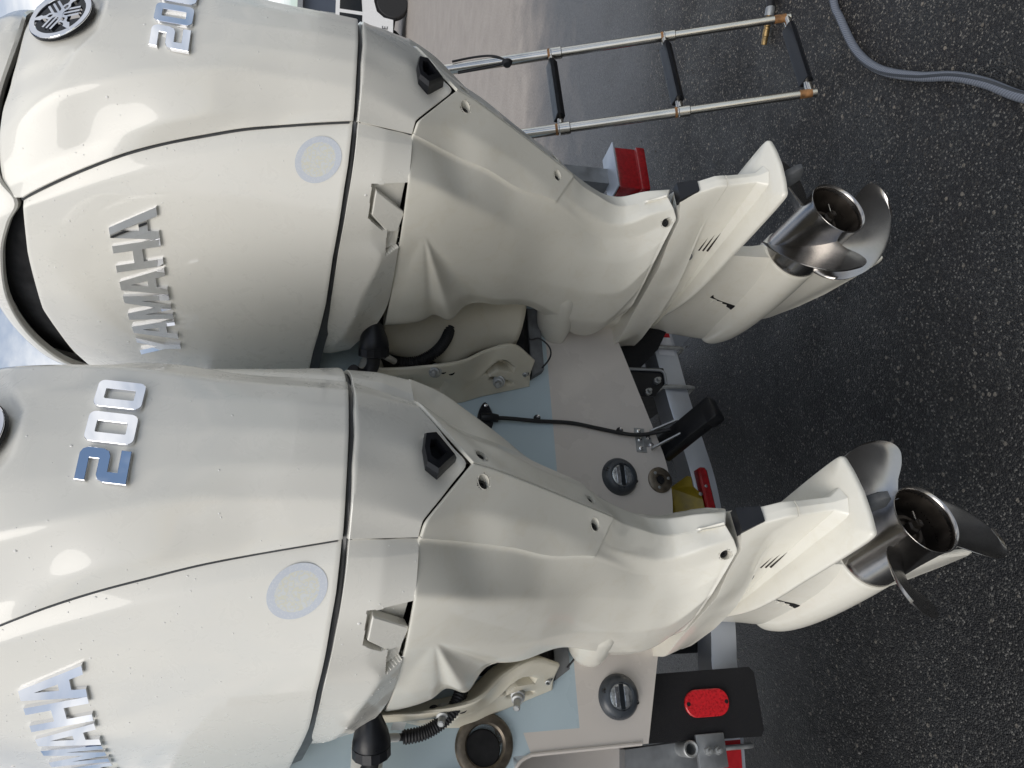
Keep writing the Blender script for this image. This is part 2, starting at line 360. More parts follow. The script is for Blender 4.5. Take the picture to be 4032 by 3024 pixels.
def make_engine():
    root = empty('outboard_motor')
    W, SW = 'white_paint', 'stained_white_paint'
    # ---------- cowling
    rg = rear_grid(lambda u: .1805 + .003 * u, lambda u: np.interp(u, [0, .2, .45, .62, .78, .9, 1], [.716, .722, .738, .745, .744, .735, .712]), 84)
    # pocket round the emblem: pressed in a few millimetres, blunt V below
    X, Z = rg[..., 0], rg[..., 2]; n = grid_normals(rg)
    if n[40, 40, 1] > 0: n = -n
    low = .577 + np.clip(np.abs(X) - .035, 0, 1) * .55 + np.abs(X) * .08
    dpt = np.clip((Z - low) / .018, 0, 1); dpt = dpt * dpt * (3 - 2 * dpt) * np.clip((.125 - np.abs(X)) / .03, 0, 1)
    rg = rg - n * (dpt * .006)[..., None]
    rear = shell('rear_cowl_panel', rg, W, root, .006, (0, .3, .45), roll=.0012)
    sg = side_grid()
    sides = [shell('side_cowl_panel', sg, W, root, .006, (0, .33, .45), mirror=m, roll=.001) for m in (False, True)]
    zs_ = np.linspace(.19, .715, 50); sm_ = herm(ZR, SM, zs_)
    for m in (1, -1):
        tube('seam_shade', np.c_[m * (sm_[:, 0] + .0030), sm_[:, 1] + .0055, zs_], .0026, 'gasket_seam_shade', root, 8)  # dark strip laid along the seam, standing in for its shadow line
    # top cap
    ne = 60
    lo = spl([(0, .004, .7195), (-.05, .013, .7255), (-.10, .043, .741), (-.15, .076, .7485), (-.20, .123, .746), (-.228, .150, .722), (-.248, .185, .742), (-.268, .25, .768), (-.286, .37, .792), (-.292, .50, .785), (-.285, .62, .745), (-.20, .77, .725), (0, .80, .715)], ne)
    top = np.array([0, .36, .868]); rows = []
    for t in np.linspace(0, 1, 26):
        a = t * math.pi / 2; k = np.cos(a) ** 0.85; h = np.sin(a) ** 0.9
        r = np.empty_like(lo); r[:, :2] = top[:2] * [1, 1] + (lo[:, :2] - top[:2]) * max(k, .004); r[:, 2] = lo[:, 2] + (top[2] - lo[:, 2]) * h; rows.append(r)
    tg = np.array(rows); tg = np.concatenate([(tg[:, :0:-1] * np.array([-1, 1, 1])), tg], axis=1)
    shell('top_cowl', tg, W, root, .012, (0, .36, .70), roll=.003)
    # dark duct behind the side air intakes
    s = np.linspace(0, 10, 50); rows = []
    for z, k in ((.60, .93), (.69, .93), (.74, .92), (.80, .88), (.84, .7)):
        xy = side_xy(s, np.full(50, min(z, .72))); xy = (xy - [0, .36]) * k + [0, .36]; rows.append(np.c_[xy, np.full(50, z)])
    dg = np.array(rows); dg = np.concatenate([dg, dg[:, -2::-1] * np.array([-1, 1, 1])], axis=1)
    sheet('intake_duct', dg, 'black_void', root)
    # ---------- gasket between cowl and pan
    def loop(z, inset):
        r = rear_section(np.array([z])); pts = np.array([q[0] for q in r]); xy = side_xy(np.arange(11.), np.full(11, .19))
        P = np.concatenate([pts, xy[1:]]); P = spl(P, 90)
        T = np.gradient(P, axis=0); nn = np.stack([-T[:, 1], T[:, 0]], 1); nn /= np.linalg.norm(nn, axis=1, keepdims=True)
        if nn[0, 1] < 0: nn = -nn
        P = P + nn * inset
        P = np.concatenate([P, P[-2:0:-1] * [-1, 1]]); return P
    rings = []
    for dz, ins in ((.016, .014), (.004, .010), (.0, .0085), (-.004, .010), (-.02, .015)):
        P = loop(.19, ins); zc = np.interp(P[:, 1], GU_Y, GU_Z) - .0045 + np.where(P[:, 1] < .0, -.002, 0)
        rings.append(np.c_[P, zc + dz])
    loft('cowl_gasket', rings, 'gasket_seam_shade', root, cap=False)
    # ---------- lower pan, rear part with the pointed lower edge
    cols = 33; half = []
    topc = np.array([(0, -.074, .171), (-.046, -.071, .172), (-.088, -.050, .173), (-.114, -.028, .1745), (-.1275, -.018, .1755)])
    bot = np.array([(0, -.001, .0015), (-.046, -.004, .0365), (-.0945, -.0065, .0745), (-.104, .001, .0775), (-.1135, .0095, .0795)])
    mid = np.array([(0, -.040, .080), (-.046, -.036, .1), (-.0905, -.029, .1215), (-.109, -.013, .126), (-.1205, -.004, .1275)])
    nr = 26; A = []
    for t in np.linspace(0, 1, nr):
        st = herm([0, .5, 1], np.array([topc, mid, bot]), np.array([t]))[0]; A.append(lin(st, cols))
    A = np.array(A); A = np.concatenate([A[:, :0:-1] * np.array([-1, 1, 1]), A], axis=1); A = smooth_ax(A, 1, 4); A[:, cols - 1, 0] = 0
    X, Z = A[..., 0], A[..., 2]; n = grid_normals(A)
    if n[5, 30, 1] > 0: n = -n
    dim = np.exp(-(((X) / .040) ** 2 + ((Z - .045) / .030) ** 2) ** 1.5); A = A - n * (dim * .009)[..., None]
    pr = shell('lower_pan_rear', A, W, root, .009, (0, .2, .1), roll=.0012)
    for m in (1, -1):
        tube('pan_joint_shade', [(m * (-.1275 + .0030), -.018 + .0055, .1745), (m * (-.1205 + .0030), -.004 + .0050, .1275), (m * (-.1135 + .0028), .0095 + .0050, .081)], .0022, 'gasket_seam_shade', root, 8)  # dark strip in the pan joint, drawn for the shade there
    # cooling water outlet (black, faceted, with a deep opening)
    o2 = [(-.0005, .024), (.0175, .040), (.0335, .055), (.0265, .0725), (0, .0765), (-.0265, .0725), (-.0345, .054), (-.0175, .040)]
    of = np.array(o2); cen = np.array([0, .056])
    def oy(z): return np.interp(z, [0, .1715], [-.001, -.074])
    R_ = []
    for k, dy in ((1.0, .016), (1.0, -.006), (.88, -.0145), (.52, -.0155), (.46, -.006), (.42, .004)):
        q = (of - cen) * [k, k] + cen; R_.append(np.c_[q[:, 0], oy(q[:, 1]) + dy, q[:, 1]])
    ow = loft('water_outlet', R_, 'black_plastic', pr, sharp=22)
    # ---------- lower pan sides with latch recess
    tp = np.array([(-.1280, -.019), (-.165, .012), (-.2, .05), (-.222, .083), (-.238, .115), (-.252, .15), (-.264, .19), (-.278, .27), (-.284, .35), (-.285, .42), (-.279, .49), (-.255, .56), (-.19, .62)])
    bt = np.array([(-.1135, .0105, .0785), (-.15, .025, .080), (-.185, .05, .082), (-.198, .09, .083), (-.209, .125, .084), (-.221, .16, .086), (-.232, .2, .088), (-.242, .28, .09), (-.247, .36, .094), (-.262, .42, .115), (-.270, .48, .15), (-.25, .55, .17), (-.185, .61, .18)])
    tz = np.interp(tp[:, 1], GU_Y, GU_Z) - .0095
    tp3 = np.c_[tp, tz]; md = (tp3 + bt) / 2 + np.array([-.004, -.002, 0])
    md[6:] = [(-.256, .195, .122), (-.279, .285, .148), (-.2875, .365, .164), (-.288, .43, .182), (-.279, .49, .2), (-.256, .56, .21), (-.19, .62, .22)]
    nC, nR_ = 330, 72
    tpd, bdd, mdd = spl(tp3, nC), spl(bt, nC), spl(md, nC)
    t = np.linspace(0, 1, nR_)[:, None, None]
    Pn = np.where(t < .5, tpd + (mdd - tpd) * (t * 2), mdd + (bdd - mdd) * (t * 2 - 1))
    Pn = smooth_ax(Pn, 0, 14)
    # let the leading edge tuck under the rear part
    wv = np.clip(1 - np.arange(nC) / 14., 0, 1); Pn[:, :, 0] += (wv * .004)[None]; Pn[:, :, 1] += (wv * .004)[None]
    n = grid_normals(Pn)
    if n[30, 100, 0] > 0: n = -n
    poly = np.array([(.052, .1465), (.111, .1485), (.140, .121), (.141, .112), (.190, .1120), (.182, .079), (.053, .078)])   # (y, z) outline of the recess
    yz = Pn[..., 1:3]
    def inside(pt, pg):
        x, y = pt[..., 0], pt[..., 1]; r = np.zeros(x.shape, bool); j = len(pg) - 1
        for i in range(len(pg)):
            xi, yi = pg[i]; xj, yj = pg[j]
            c = ((yi > y) != (yj > y)) & (x < (xj - xi) * (y - yi) / (yj - yi + 1e-12) + xi); r ^= c; j = i
        return r
    ins = inside(yz, poly)
    depth = ins * (.0165 + .010 * np.clip((yz[..., 0] - .05) / .13, 0, 1))
    Pr_ = Pn - n * depth[..., None]
    ps = [shell('lower_pan_side', Pr_, W, root, .006, (0, .3, .13), mirror=m, roll=.0008, edge=.5) for m in (False, True)]
    # latch lever sitting in the recess
    def pan_at(y, z, h):
        q = ((yz[..., 0] - y) ** 2 + (yz[..., 1] - z) ** 2).ravel(); o_ = np.argpartition(q, 5)[:5]; w2 = 1 / (q[o_] + 1e-8); w2 /= w2.sum()
        return np.array([(Pn.reshape(-1, 3)[o_, 0] * w2).sum(), y, z]) + (n.reshape(-1, 3)[o_] * w2[:, None]).sum(0) * h
    lev = [(.0615, .1385), (.0665, .1395), (.106, .143), (.1095, .1405), (.147, .112), (.150, .092), (.1185, .0845), (.1120, .0855)]
    lever2 = [(.138, .118), (.150, .118), (.185, .109), (.186, .086), (.150, .0845), (.1495, .095)]
    for m, pp in ((1, ps[0]), (-1, ps[1])):
        pl = lambda x, y, h, m=m: pan_at(x, y, -.016 + h) * np.array([m, 1, 1])
        lt = prism('latch', lev, None, .0150, W, pp, pl, bev=.0016)
        pl2 = lambda x, y, h, m=m: pan_at(x, y, -.0215 + h) * np.array([m, 1, 1])
        prism('latch_tail', lever2, None, .011, W, pp, pl2, bev=.0016)
    # ---------- apron (mid cover), two halves meeting on the centre line
    ctr = [(0, .0005, -.0022), (0, .024, -.047), (0, .057, -.098), (0, .094, -.153), (0, .135, -.213), (0, .181, -.280), (0, .215, -.322), (0, .239, -.366), (0, .258, -.402), (0, .263, -.432), (0, .251, -.464), (0, .235, -.495), (0, .216, -.522)]
    cA = [(-.0955, -.004, .0722), (-.066, .030, .003), (-.060, .066, -.065), (-.053, .118, -.146), (-.050, .180, -.24), (-.046, .262, -.366), (-.042, .276, -.43), (-.035, .242, -.485), (-.028, .222, -.535)]
    cB = [(-.114, .012, .079), (-.098, .069, 0), (-.092, .103, -.073), (-.086, .152, -.15), (-.068, .198, -.25), (-.06, .29, -.36), (-.055, .308, -.43), (-.05, .283, -.485), (-.044, .238, -.546)]
    cC = [(-.185, .044, .083), (-.176, .075, .025), (-.163, .118, -.03), (-.146, .165, -.09), (-.128, .215, -.15), (-.1, .285, -.25), (-.09, .345, -.36), (-.085, .36, -.43), (-.08, .35, -.48), (-.068, .283, -.535)]
    cD = [(-.222, .160, .086), (-.205, .18, .028), (-.193, .235, -.03), (-.178, .285, -.09), (-.160, .322, -.15), (-.129, .385, -.25), (-.118, .43, -.36), (-.115, .44, -.43), (-.108, .425, -.48), (-.090, .337, -.527)]
    cE = [(-.2425, .33, .091), (-.222, .345, .03), (-.205, .375, -.03), (-.19, .39, -.09), (-.172, .41, -.15), (-.135, .46, -.25), (-.130, .53, -.36), (-.128, .55, -.43), (-.122, .54, -.48), (-.104, .41, -.527)]
    cF = [(-.24, .452, .096), (-.221, .448, .03), (-.2, .446, -.03), (-.186, .448, -.09), (-.176, .452, -.15), (-.134, .498, -.25), (-.115, .60, -.36), (-.11, .66, -.43), (-.11, .64, -.48), (-.112, .50, -.529)]
    cG = [(-.12, .47, .096), (-.11, .47, .03), (-.1, .47, -.03), (-.095, .47, -.09), (-.085, .48, -.15), (-.07, .53, -.25), (-.05, .63, -.36), (-.05, .69, -.43), (-.05, .67, -.48), (-.09, .60, -.53)]
    NR = 230
    def col(c):
        q = spl(c, 400); L = np.r_[0, np.cumsum(np.linalg.norm(np.diff(q, axis=0), axis=1))]; u = np.linspace(0, L[-1], NR)
        return np.stack([np.interp(u, L, q[:, k]) for k in range(3)], 1)
    CC = [col(c) for c in (ctr, cA, cB, cC, cD, cE, cF, cG)]
    seg = (30, 14, 34, 44, 50, 22, 10); cols_ = []; cid = []
    for a, s_ in enumerate(seg):
        for q in range(s_): cols_.append(CC[a] * (1 - q / s_) + CC[a + 1] * (q / s_)); cid.append(a + q / s_)
    cols_.append(CC[7]); cid.append(7.0)
    AP = np.stack(cols_, 1); cid = np.array(cid)
    c0 = AP[:, 0].copy(); AP = smooth_ax(AP, 1, 9); AP[:, 0] = c0
    # rounded outward swell of the flank between the band and the front
    n = grid_normals(AP)
    if n[100, 100, 0] > 0: n = -n
    tt = np.linspace(0, 1, NR)[:, None]
    sw = np.sin(np.clip((cid - 2.1) / 3.9, 0, 1) * math.pi)[None] * np.sin(np.clip(tt * 1.02, 0, 1) * math.pi) ** .6
    AP = AP + n * (sw * .012)[..., None]
    Xa, Ya, Za = AP[..., 0], AP[..., 1], AP[..., 2]
    # cable boss: fan of ridges opening towards the front
    ry, rz = Ya - .160, Za - .042; r = np.hypot(ry, rz); th = np.degrees(np.arctan2(rz, ry))
    on = np.clip((r - .012) / .22, 0, 1.3) * (ry > 0) * np.clip((cid[None] - 2.6) / .6, 0, 1) * np.clip((6.2 - cid[None]) / .3, 0, 1)
    h1 = .020 * on * np.exp(-((th + 17.5) / 5.0) ** 2)
    h2 = .013 * on * 1 / (1 + np.exp(-(th + 9) / 1.5)) * 1 / (1 + np.exp((th - 10) / 4))
    h3 = -.010 * on * np.exp(-((th + 29) / 6.0) ** 2)
    # raised rear plate
    zl = -.2916 + np.abs(Xa) / .066 * .0426
    pl_ = np.clip((Za - zl) / .006, 0, 1) * np.clip((2.05 - cid[None]) / .12, 0, 1)
    # lens shaped swell of the motor mount cover
    mc = .0 * np.exp(-(((Ya - .60) / .14) ** 2 + ((Za + .392) / .034) ** 2) ** 1.3)
    # counterbores
    holes = [(-.0232, -.0205, .0104), (-.0237, -.2430, .0104), (-.0460, -.527, .0108)]
    hb = np.zeros_like(Xa)
    surf = AP + n * (h1 + h2 + h3 + pl_ * .0042)[..., None]; Ys = surf[..., 1]; cups = []
    for hx, hz, hr in holes:
        k = np.argmin((surf[..., 0] - hx) ** 2 + (surf[..., 2] - hz) ** 2 + (cid[None] > 2.6) * 9); i, j = divmod(k, Xa.shape[1]); pc = surf[i, j]
        bd = np.array([0, -1., -.12]) if hz > -.4 else np.array([-.62, -.76, .12]); bd /= np.linalg.norm(bd)
        dv = surf - pc; al = dv @ bd; rad = np.linalg.norm(dv - al[..., None] * bd, axis=2); near = (rad < hr - .0004) & (np.linalg.norm(dv, axis=2) < .03) & (cid[None] < 2.9)
        cups.append((pc, bd, hr, near, al, rad, dv))
    AP2 = AP + n * (h1 + h2 + h3 + pl_ * .0042 + mc)[..., None]
    for pc, bd, hr, near, al, rad, dv in cups: AP2 = np.where(near[..., None], AP2 + bd * (-.016 - al)[..., None], AP2)
    AP2[:, 0, 0] = -.0012
    aps = [shell('apron', AP2, SW, root, .005, (0, .42, -.2), mirror=m, roll=.0006, edge=.4) for m in (False, True)]
    for m, ap in ((1, aps[0]), (-1, aps[1])):
        for pc, bd, hr, near, al, rad, dv in cups:
            e1 = np.cross(bd, [0, 0, 1.]); e1 /= np.linalg.norm(e1); e2 = np.cross(bd, e1); mm = np.array([m, 1, 1]); rows = [[], [], [], []]
            sel = (np.linalg.norm(dv, axis=2) < .04) & (cid[None] < 2.9); DV, AL = dv[sel], al[sel]
            for th_ in np.linspace(0, 2 * math.pi, 33):
                d_ = e1 * math.cos(th_) + e2 * math.sin(th_)
                def top(r_):
                    q = ((DV - (DV @ bd)[:, None] * bd - d_ * r_) ** 2).sum(1); o_ = np.argsort(q)[:4]; w2 = 1 / (q[o_] + 1e-8); return (AL[o_] * w2).sum() / w2.sum()
                rows[0].append(pc + d_ * hr * 1.09 + bd * (top(hr * 1.09) + .0002)); rows[1].append(pc + d_ * hr * .96 + bd * (top(hr * .96) + .0005))
                rows[2].append(pc + d_ * hr * .90 + bd * (top(hr * .9) - .002)); rows[3].append(pc + d_ * hr * .86 + bd * -.0150)
            sheet('screw_cup', np.array(rows), SW, ap, mirror=(m < 0), sharp=50)
            loft('screw', lathe_pts([(-.0156, hr * .86), (-.0120, hr * .80), (-.0105, hr * .66), (-.0105, hr * .33), (-.014, hr * .30), (-.014, .0002)], pc * mm, bd * mm, 24), 'screw_black', ap, cap=False)
    # mount covers: bullet shaped lobes on each side
    for m in (1, -1):
        R_ = []
        for t in np.linspace(0, 1, 30):
            yy = .355 + .358 * t; zr = np.interp(yy, [.36, .44, .52, .61, .69, .715], [-.350, -.378, -.394, -.407, -.413, -.416])
            k = min(1, .45 + t * 1.6) * math.sqrt(max(.0004, 1 - max(0, (t - .58) / .42) ** 2.2))
            cx = np.interp(yy, [.36, .5, .6, .715], [-.086, -.092, -.092, -.098]); zc = zr + .040 * (.35 + .65 * k)
            a = np.linspace(0, 2 * math.pi, 32, endpoint=False); ca, sa = np.cos(a), np.sin(a)
            R_.append(np.c_[m * (cx + .048 * k * ca), np.full(32, yy), zc + np.where(sa < 0, .040, .060) * k * sa])
        loft('mount_cover', R_, SW, root, sharp=70)
        lathe('mount_hole', [(-.01, .010), (.0, .010), (.0005, .0005)], (m * -.064, .700, -.392), (m * .5, .8, .2), 'black_void', root, 16)
    # ---------- inner body so that no gap looks through
    R_ = []
    for z, k, y0, y1 in ((.70, .80, .06, .62), (.45, .82, 0.0, .63), (.2, .82, .0, .60), (.12, .62, .03, .50), (0, .40, .08, .43), (-.15, .24, .17, .44), (-.3, .14, .26, .46), (-.45, .10, .32, .50), (-.52, .10, .27, .50)):
        a = np.linspace(0, 2 * math.pi, 28, endpoint=False); R_.append(np.c_[.27 * k * np.sign(np.cos(a)) * np.abs(np.cos(a)) ** .7, (y0 + y1) / 2 + (y1 - y0) / 2 * np.sin(a), np.full(28, z)])
    loft('inner_body', R_, 'black_void', root)
    # ---------- leg below the apron
    def ring(o, z, zs=None, sm_=3, k=120):
        P = lin(o, k); P = smooth_ax(P, 0, sm_)
        zc = np.full(len(P), z) if zs is None else np.interp(P[:, 1], *zs)
        h = np.c_[P, zc]; return np.concatenate([h, h[-2:0:-1] * np.array([-1, 1, 1])])
    topz = ([.19, .24, .30, .6, .8], [-.538, -.556, -.550, -.550, -.545])
    o55 = [(0, .197), (-.020, .197), (-.040, .240), (-.060, .296), (-.088, .366), (-.098, .48), (-.106, .56), (-.120, .655), (-.092, .745), (0, .79)]
    o50 = [(0, .262), (-.008, .262), (-.016, .29), (-.028, .335), (-.045, .39), (-.058, .48), (-.07, .56), (-.075, .64), (-.055, .70), (0, .74)]
    o58 = [(0, .170), (-.0165, .171), (-.026, .214), (-.046, .275), (-.076, .368), (-.090, .46), (-.098, .56), (-.108, .655), (-.088, .743), (0, .79)]
    o61 = [(0, .150), (-.0165, .152), (-.023, .214), (-.039, .268), (-.068, .371), (-.084, .45), (-.0935, .56), (-.097, .65), (-.085, .742), (0, .79)]
    o63 = [(0, .143), (-.0165, .147), (-.021, .240), (-.036, .302), (-.062, .373), (-.081, .438), (-.092, .55), (-.091, .68), (-.082, .743), (0, .79)]
    o635 = [(0, .141), (-.0160, .145), (-.0195, .240), (-.027, .305), (-.034, .373), (-.045, .438), (-.052, .55), (-.055, .66), (-.045, .735), (0, .785)]
    o70 = [(0, .122), (-.0145, .127), (-.0200, .240), (-.025, .30), (-.030, .37), (-.040, .45), (-.046, .55), (-.044, .66), (-.03, .735), (0, .782)]
    o72 = [(0, .105), (-.030, .118), (-.036, .240), (-.040, .30), (-.044, .37), (-.050, .45), (-.054, .55), (-.050, .66), (-.034, .735), (0, .784)]
    leg_r = [ring(o50, -.525, ([.2, .26, .8], [-.515, -.522, -.515])), ring(o50, -.545, ([.2, .26, .30, .8], [-.545, -.556, -.550, -.546])), ring(o55, 0, topz), ring(o55, 0, (topz[0], np.array(topz[1]) - .004)), ring(o58, -.585), ring(o61, -.611), ring(o63, -.628), ring(o63, -.633)]
    lg = loft('leg', leg_r, SW, root, sharp=30)
    # faint parting line round the leg
    st_r = [ring(o635, -.634), ring(o635, -.640), ring(o70, -.685, ([.1, .8], [-.698, -.672])), ring(o72, -.70, ([.1, .8], [-.7165, -.668]))]
    loft('strut_foot', st_r, SW, root, sharp=30)
    # black anode cover on the back of the leg
    an = np.array([(-.0245, .1958, -.5400), (-.0150, .1705, -.5765), (.0150, .1705, -.5765), (.0245, .1958, -.5400)])
    av = an + np.array([0, -.0008, -.0003]); av2 = an + np.array([0, .02, .0])
    loft('anode_cover', [av2, av], 'black_plastic', lg, sharp=20)
    # three exhaust relief slots each side, oil level plug
    for m in (1, -1):
        for zc in (-.668, -.6795, -.691):
            xs = (-.0212, -.0268) if True else None
            P0 = np.array([-.0203, .282, zc]); P1 = np.array([-.0295, .357, zc + .006])
            path = np.array([P0 + (P1 - P0) * q for q in np.linspace(0, 1, 6)]) * np.array([m, 1, 1])
            tube('relief_slot', path, .0028, 'dark_brown', lg, 8)
        for c in ((-.0475, .365, -.6385), (-.0595, .52, -.639)):
            lathe('drain_plug', [(-.02, .0085), (.0, .0085), (.003, .0065)], np.array(c) * [m, 1, 1], (m * -.8, -.3, -.5), 'anode', lg, 16)
    # ---------- anti-ventilation plate
    PS = math.tan(math.radians(4.4)); pz = lambda y: -.7195 + (y - .146) * PS
    o = [(0, .078), (-.040, .081), (-.066, .0855), (-.0765, .0885), (-.0815, .098), (-.0835, .13), (-.0842, .20), (-.083, .31), (-.0832, .37), (-.081, .437), (-.074, .505), (-.0545, .596), (-.025, .69), (0, .735)]
    P = spl(o, 90); full = np.concatenate([P, P[-2:0:-1] * [-1, 1]]); cc2 = np.array([0, .33])
    R_ = []
    for k, dz in ((.955, -.010), (.99, -.0085), (1.0, -.0045), (.995, .0), (.96, .0035), (.6, .006)):
        q = (full - cc2) * [k if abs(k) > .9 else k, (1 - (1 - k) * .35)] + cc2; R_.append(np.c_[q, pz(q[:, 1]) + dz])
    plate = loft('ventilation_plate', R_, SW, root, sharp=50)
    # ---------- gearcase: strut, torpedo, skeg
    def foil(y0, y1, hw, z, tilt=PS, k=60, nose=.55):
        t = np.linspace(0, 1, k); f_ = (1 - t) ** nose * (t + .02) ** .30; f_ /= f_.max()
        yy = y0 + (y1 - y0) * t; h = np.c_[-hw * f_, yy, z + (yy - .4) * tilt]
        return np.concatenate([h, h[-2:0:-1] * np.array([-1, 1, 1])])
    ST = [foil(.385, .765, .030, -.715), foil(.382, .785, .031, -.77), foil(.378, .792, .034, -.83), foil(.372, .797, .040, -.865), foil(.37, .80, .050, -.895), foil(.37, .80, .058, -.93)]
    loft('gearcase_strut', ST, SW, root, sharp=50)
    ax = np.array([0, math.cos(math.radians(4.4)), math.sin(math.radians(4.4))]); hubc = np.array([0, .193, -.954])
    tor = [(.184, .066), (.185, .0735), (.187, .075), (.24, .0760), (.32, .0755), (.40, .0725), (.47, .066), (.53, .055), (.575, .040), (.60, .027), (.615, .012), (.62, .0005)]
    tq = spl(tor[2:], 60)
    lathe('gearcase_torpedo', tor[:2] + [tuple(q) for q in tq], hubc, ax, SW, root, 56, sharp=50)
    sk = [(.372, -.99), (.373, -1.127), (.352, -1.1975), (.362, -1.203), (.43, -1.180), (.528, -1.139), (.60, -1.095), (.672, -1.035), (.70, -.985)]
    skp = np.array(sk); cs_ = skp.mean(0)
    R_ = []
    for xx, k in ((-.0075, .93), (-.0045, .985), (0, 1.0), (.0045, .985), (.0075, .93)):
        q = (skp - cs_) * k + cs_; R_.append(np.c_[np.full(len(q), xx), q])
    loft('skeg', R_, SW, root, sharp=40)
    # water intake each side
    def strut_x(y, z):
        ks = [(.385, .765, .030, -.715), (.382, .785, .031, -.77), (.378, .792, .034, -.83), (.372, .797, .040, -.865), (.37, .80, .050, -.895), (.37, .80, .058, -.93)]
        t0_ = np.linspace(0, 1, 60); ff = (1 - t0_) ** .55 * (t0_ + .02) ** .30; mxf = ff.max(); val = []
        for y0, y1, hw, zz2 in ks:
            t_ = np.clip((y - y0) / (y1 - y0), 0, 1); val.append((zz2 + (y - .4) * PS, hw * (1 - t_) ** .55 * (t_ + .02) ** .30 / mxf))
        val = sorted(val); return -np.interp(z, [v[0] for v in val], [v[1] for v in val])
    for m in (1, -1):
        pts = [(.5335, -.790), (.546, -.7865), (.5565, -.826), (.5605, -.868), (.5810, -.865), (.5735, -.848), (.5655, -.846), (.5645, -.832), (.5580, -.829), (.5570, -.812), (.5510, -.809), (.5495, -.797), (.5425, -.795)]
        prism('water_intake', pts, None, .0012, 'black_void', root, lambda a, b, h, m=m: (m * (strut_x(a, b) - h), a, b))
        for q in range(4):
            b = np.array([.5560 + q * .0065, -.802 - q * .0185]); tb = np.array([[b[0] + k_ * .034, b[1] + k_ * .004] for k_ in np.linspace(0, 1, 6)])
            tube('intake_rib', [(m * (strut_x(y_, z_) + .0006 + .0022 * i_ / 5), y_, z_) for i_, (y_, z_) in enumerate(tb)], np.linspace(.0026, .0010, 6), SW, root, 6)
    # trim tab below the plate
    tt_ = [(.15, -.728), (.075, -.764), (.068, -.772), (.074, -.778), (.10, -.785), (.155, -.765), (.165, -.735)]
    R_ = []
    for xx, k in ((-.009, .8), (-.006, 1), (.006, 1), (.009, .8)):
        q = np.array(tt_); cq = q.mean(0); q = (q - cq) * k + cq; R_.append(np.c_[xx + (q[:, 1] + .73) * .25, q])
    loft('trim_tab', R_, 'zinc_dark', root, sharp=40)
    # ---------- badges
    yam = {'Y': ([(0, 1), (.26, 1), (.5, .56), (.74, 1), (1, 1), (.63, .36), (.63, 0), (.37, 0), (.37, .36)], None),
           'A': ([(0, 0), (.27, 0), (.335, .22), (.665, .22), (.73, 0), (1, 0), (.66, 1), (.34, 1)], [[(.40, .40), (.60, .40), (.5, .78)]]),
           'M': ([(0, 0), (.21, 0), (.21, .62), (.40, 0), (.60, 0), (.79, .62), (.79, 0), (1, 0), (1, 1), (.72, 1), (.5, .36), (.28, 1), (0, 1)], None),
           'H': ([(0, 0), (.27, 0), (.27, .40), (.73, .40), (.73, 0), (1, 0), (1, 1), (.73, 1), (.73, .60), (.27, .60), (.27, 1), (0, 1)], None)}
    word = [('Y', .060), ('A', .062), ('M', .066), ('A', .062), ('H', .056), ('A', .062)]; gap = .006
    z0, z1 = .5025, .5835
    for m, sp_ in ((1, sides[0]), (-1, sides[1])):
        a = -.030                                   # arc of the aft end of the word
        for ch, wd in (word[::-1] if m == 1 else word):
            ol, ho = yam[ch]
            pc_, nc_ = side_at(a + wd / 2, (z0 + z1) / 2); pa_, _ = side_at(a, (z0 + z1) / 2); pb_, _ = side_at(a + wd, (z0 + z1) / 2); pu_, _ = side_at(a + wd / 2, z1); pd_, _ = side_at(a + wd / 2, z0)
            ea = pb_ - pa_; eb = pu_ - pd_; nc_ = np.cross(ea, eb); nc_ = nc_ / np.linalg.norm(nc_); nc_ = -nc_ if nc_[0] > 0 else nc_; pm_ = (pa_ + pb_ + pu_ + pd_) / 4
            def place(x, y, h, ea=ea, eb=eb, pm_=pm_, nc_=nc_, m=m):
                return (pm_ + ea * ((1 - x) - .5 if m == 1 else x - .5) + eb * (y - .5) + nc_ * (h - .0005)) * np.array([m, 1, 1])
            prism('letter', ol, ho, .0062, 'chrome', sp_, place, bev=.0)
            a += wd + gap - (.010 if ch == 'A' or True else 0) * (.35 if ch != 'A' else .9)
    sl_ = .17
    for x0, dg_ in ((-.0520, '2'), (0, '0'), (.0520, '0')):
        if dg_ == '0': ol, ho = roundrect(.0445, .0605, .009), [roundrect(.0165, .0365, .0012, 2)[::-1]]
        else:
            w2, h2_, s2 = .02225, .03025, .0125
            ol = [(-w2, -h2_), (w2, -h2_), (w2, -h2_ + s2), (-w2 + .0145, -h2_ + s2), (-w2 + .0145, -.0065), (w2 - .009, -.0065), (w2 - .003, -.004), (w2, .003), (w2, h2_ - .009), (w2 - .003, h2_ - .003), (w2 - .009, h2_), (-w2, h2_), (-w2, h2_ - s2), (w2 - .0145, h2_ - s2), (w2 - .0145, .0065), (-w2 + .009, .0065), (-w2 + .003, .004), (-w2, -.003)]
            ho = None
        pc_, nc_ = rear_frame(x0, .4725); p1_ = rear_at(x0 + .022, .4725); p2_ = rear_at(x0 - .022, .4725); p3_ = rear_at(x0, .5025); p4_ = rear_at(x0, .4425)
        ea = (p1_ - p2_) / .044; eb = (p3_ - p4_) / .060; nc_ = np.cross(ea, eb); nc_ /= np.linalg.norm(nc_); nc_ = -nc_ if nc_[1] > 0 else nc_; pm_ = (p1_ + p2_ + p3_ + p4_) / 4
        def place(x, y, h, ea=ea, eb=eb, pm_=pm_, nc_=nc_): return pm_ + ea * (x + sl_ * y) + eb * y + nc_ * (h - .0008)
        prism('numeral', ol, ho, .0058, 'chrome', rear, place, bev=.0005)
    # tuning-fork emblem: black disc, chrome ring, three crossed forks
    ec, en = np.array([0, -.0455, .647]), np.array([0, -.928, .372]); eu = np.array([0, .372, .928])
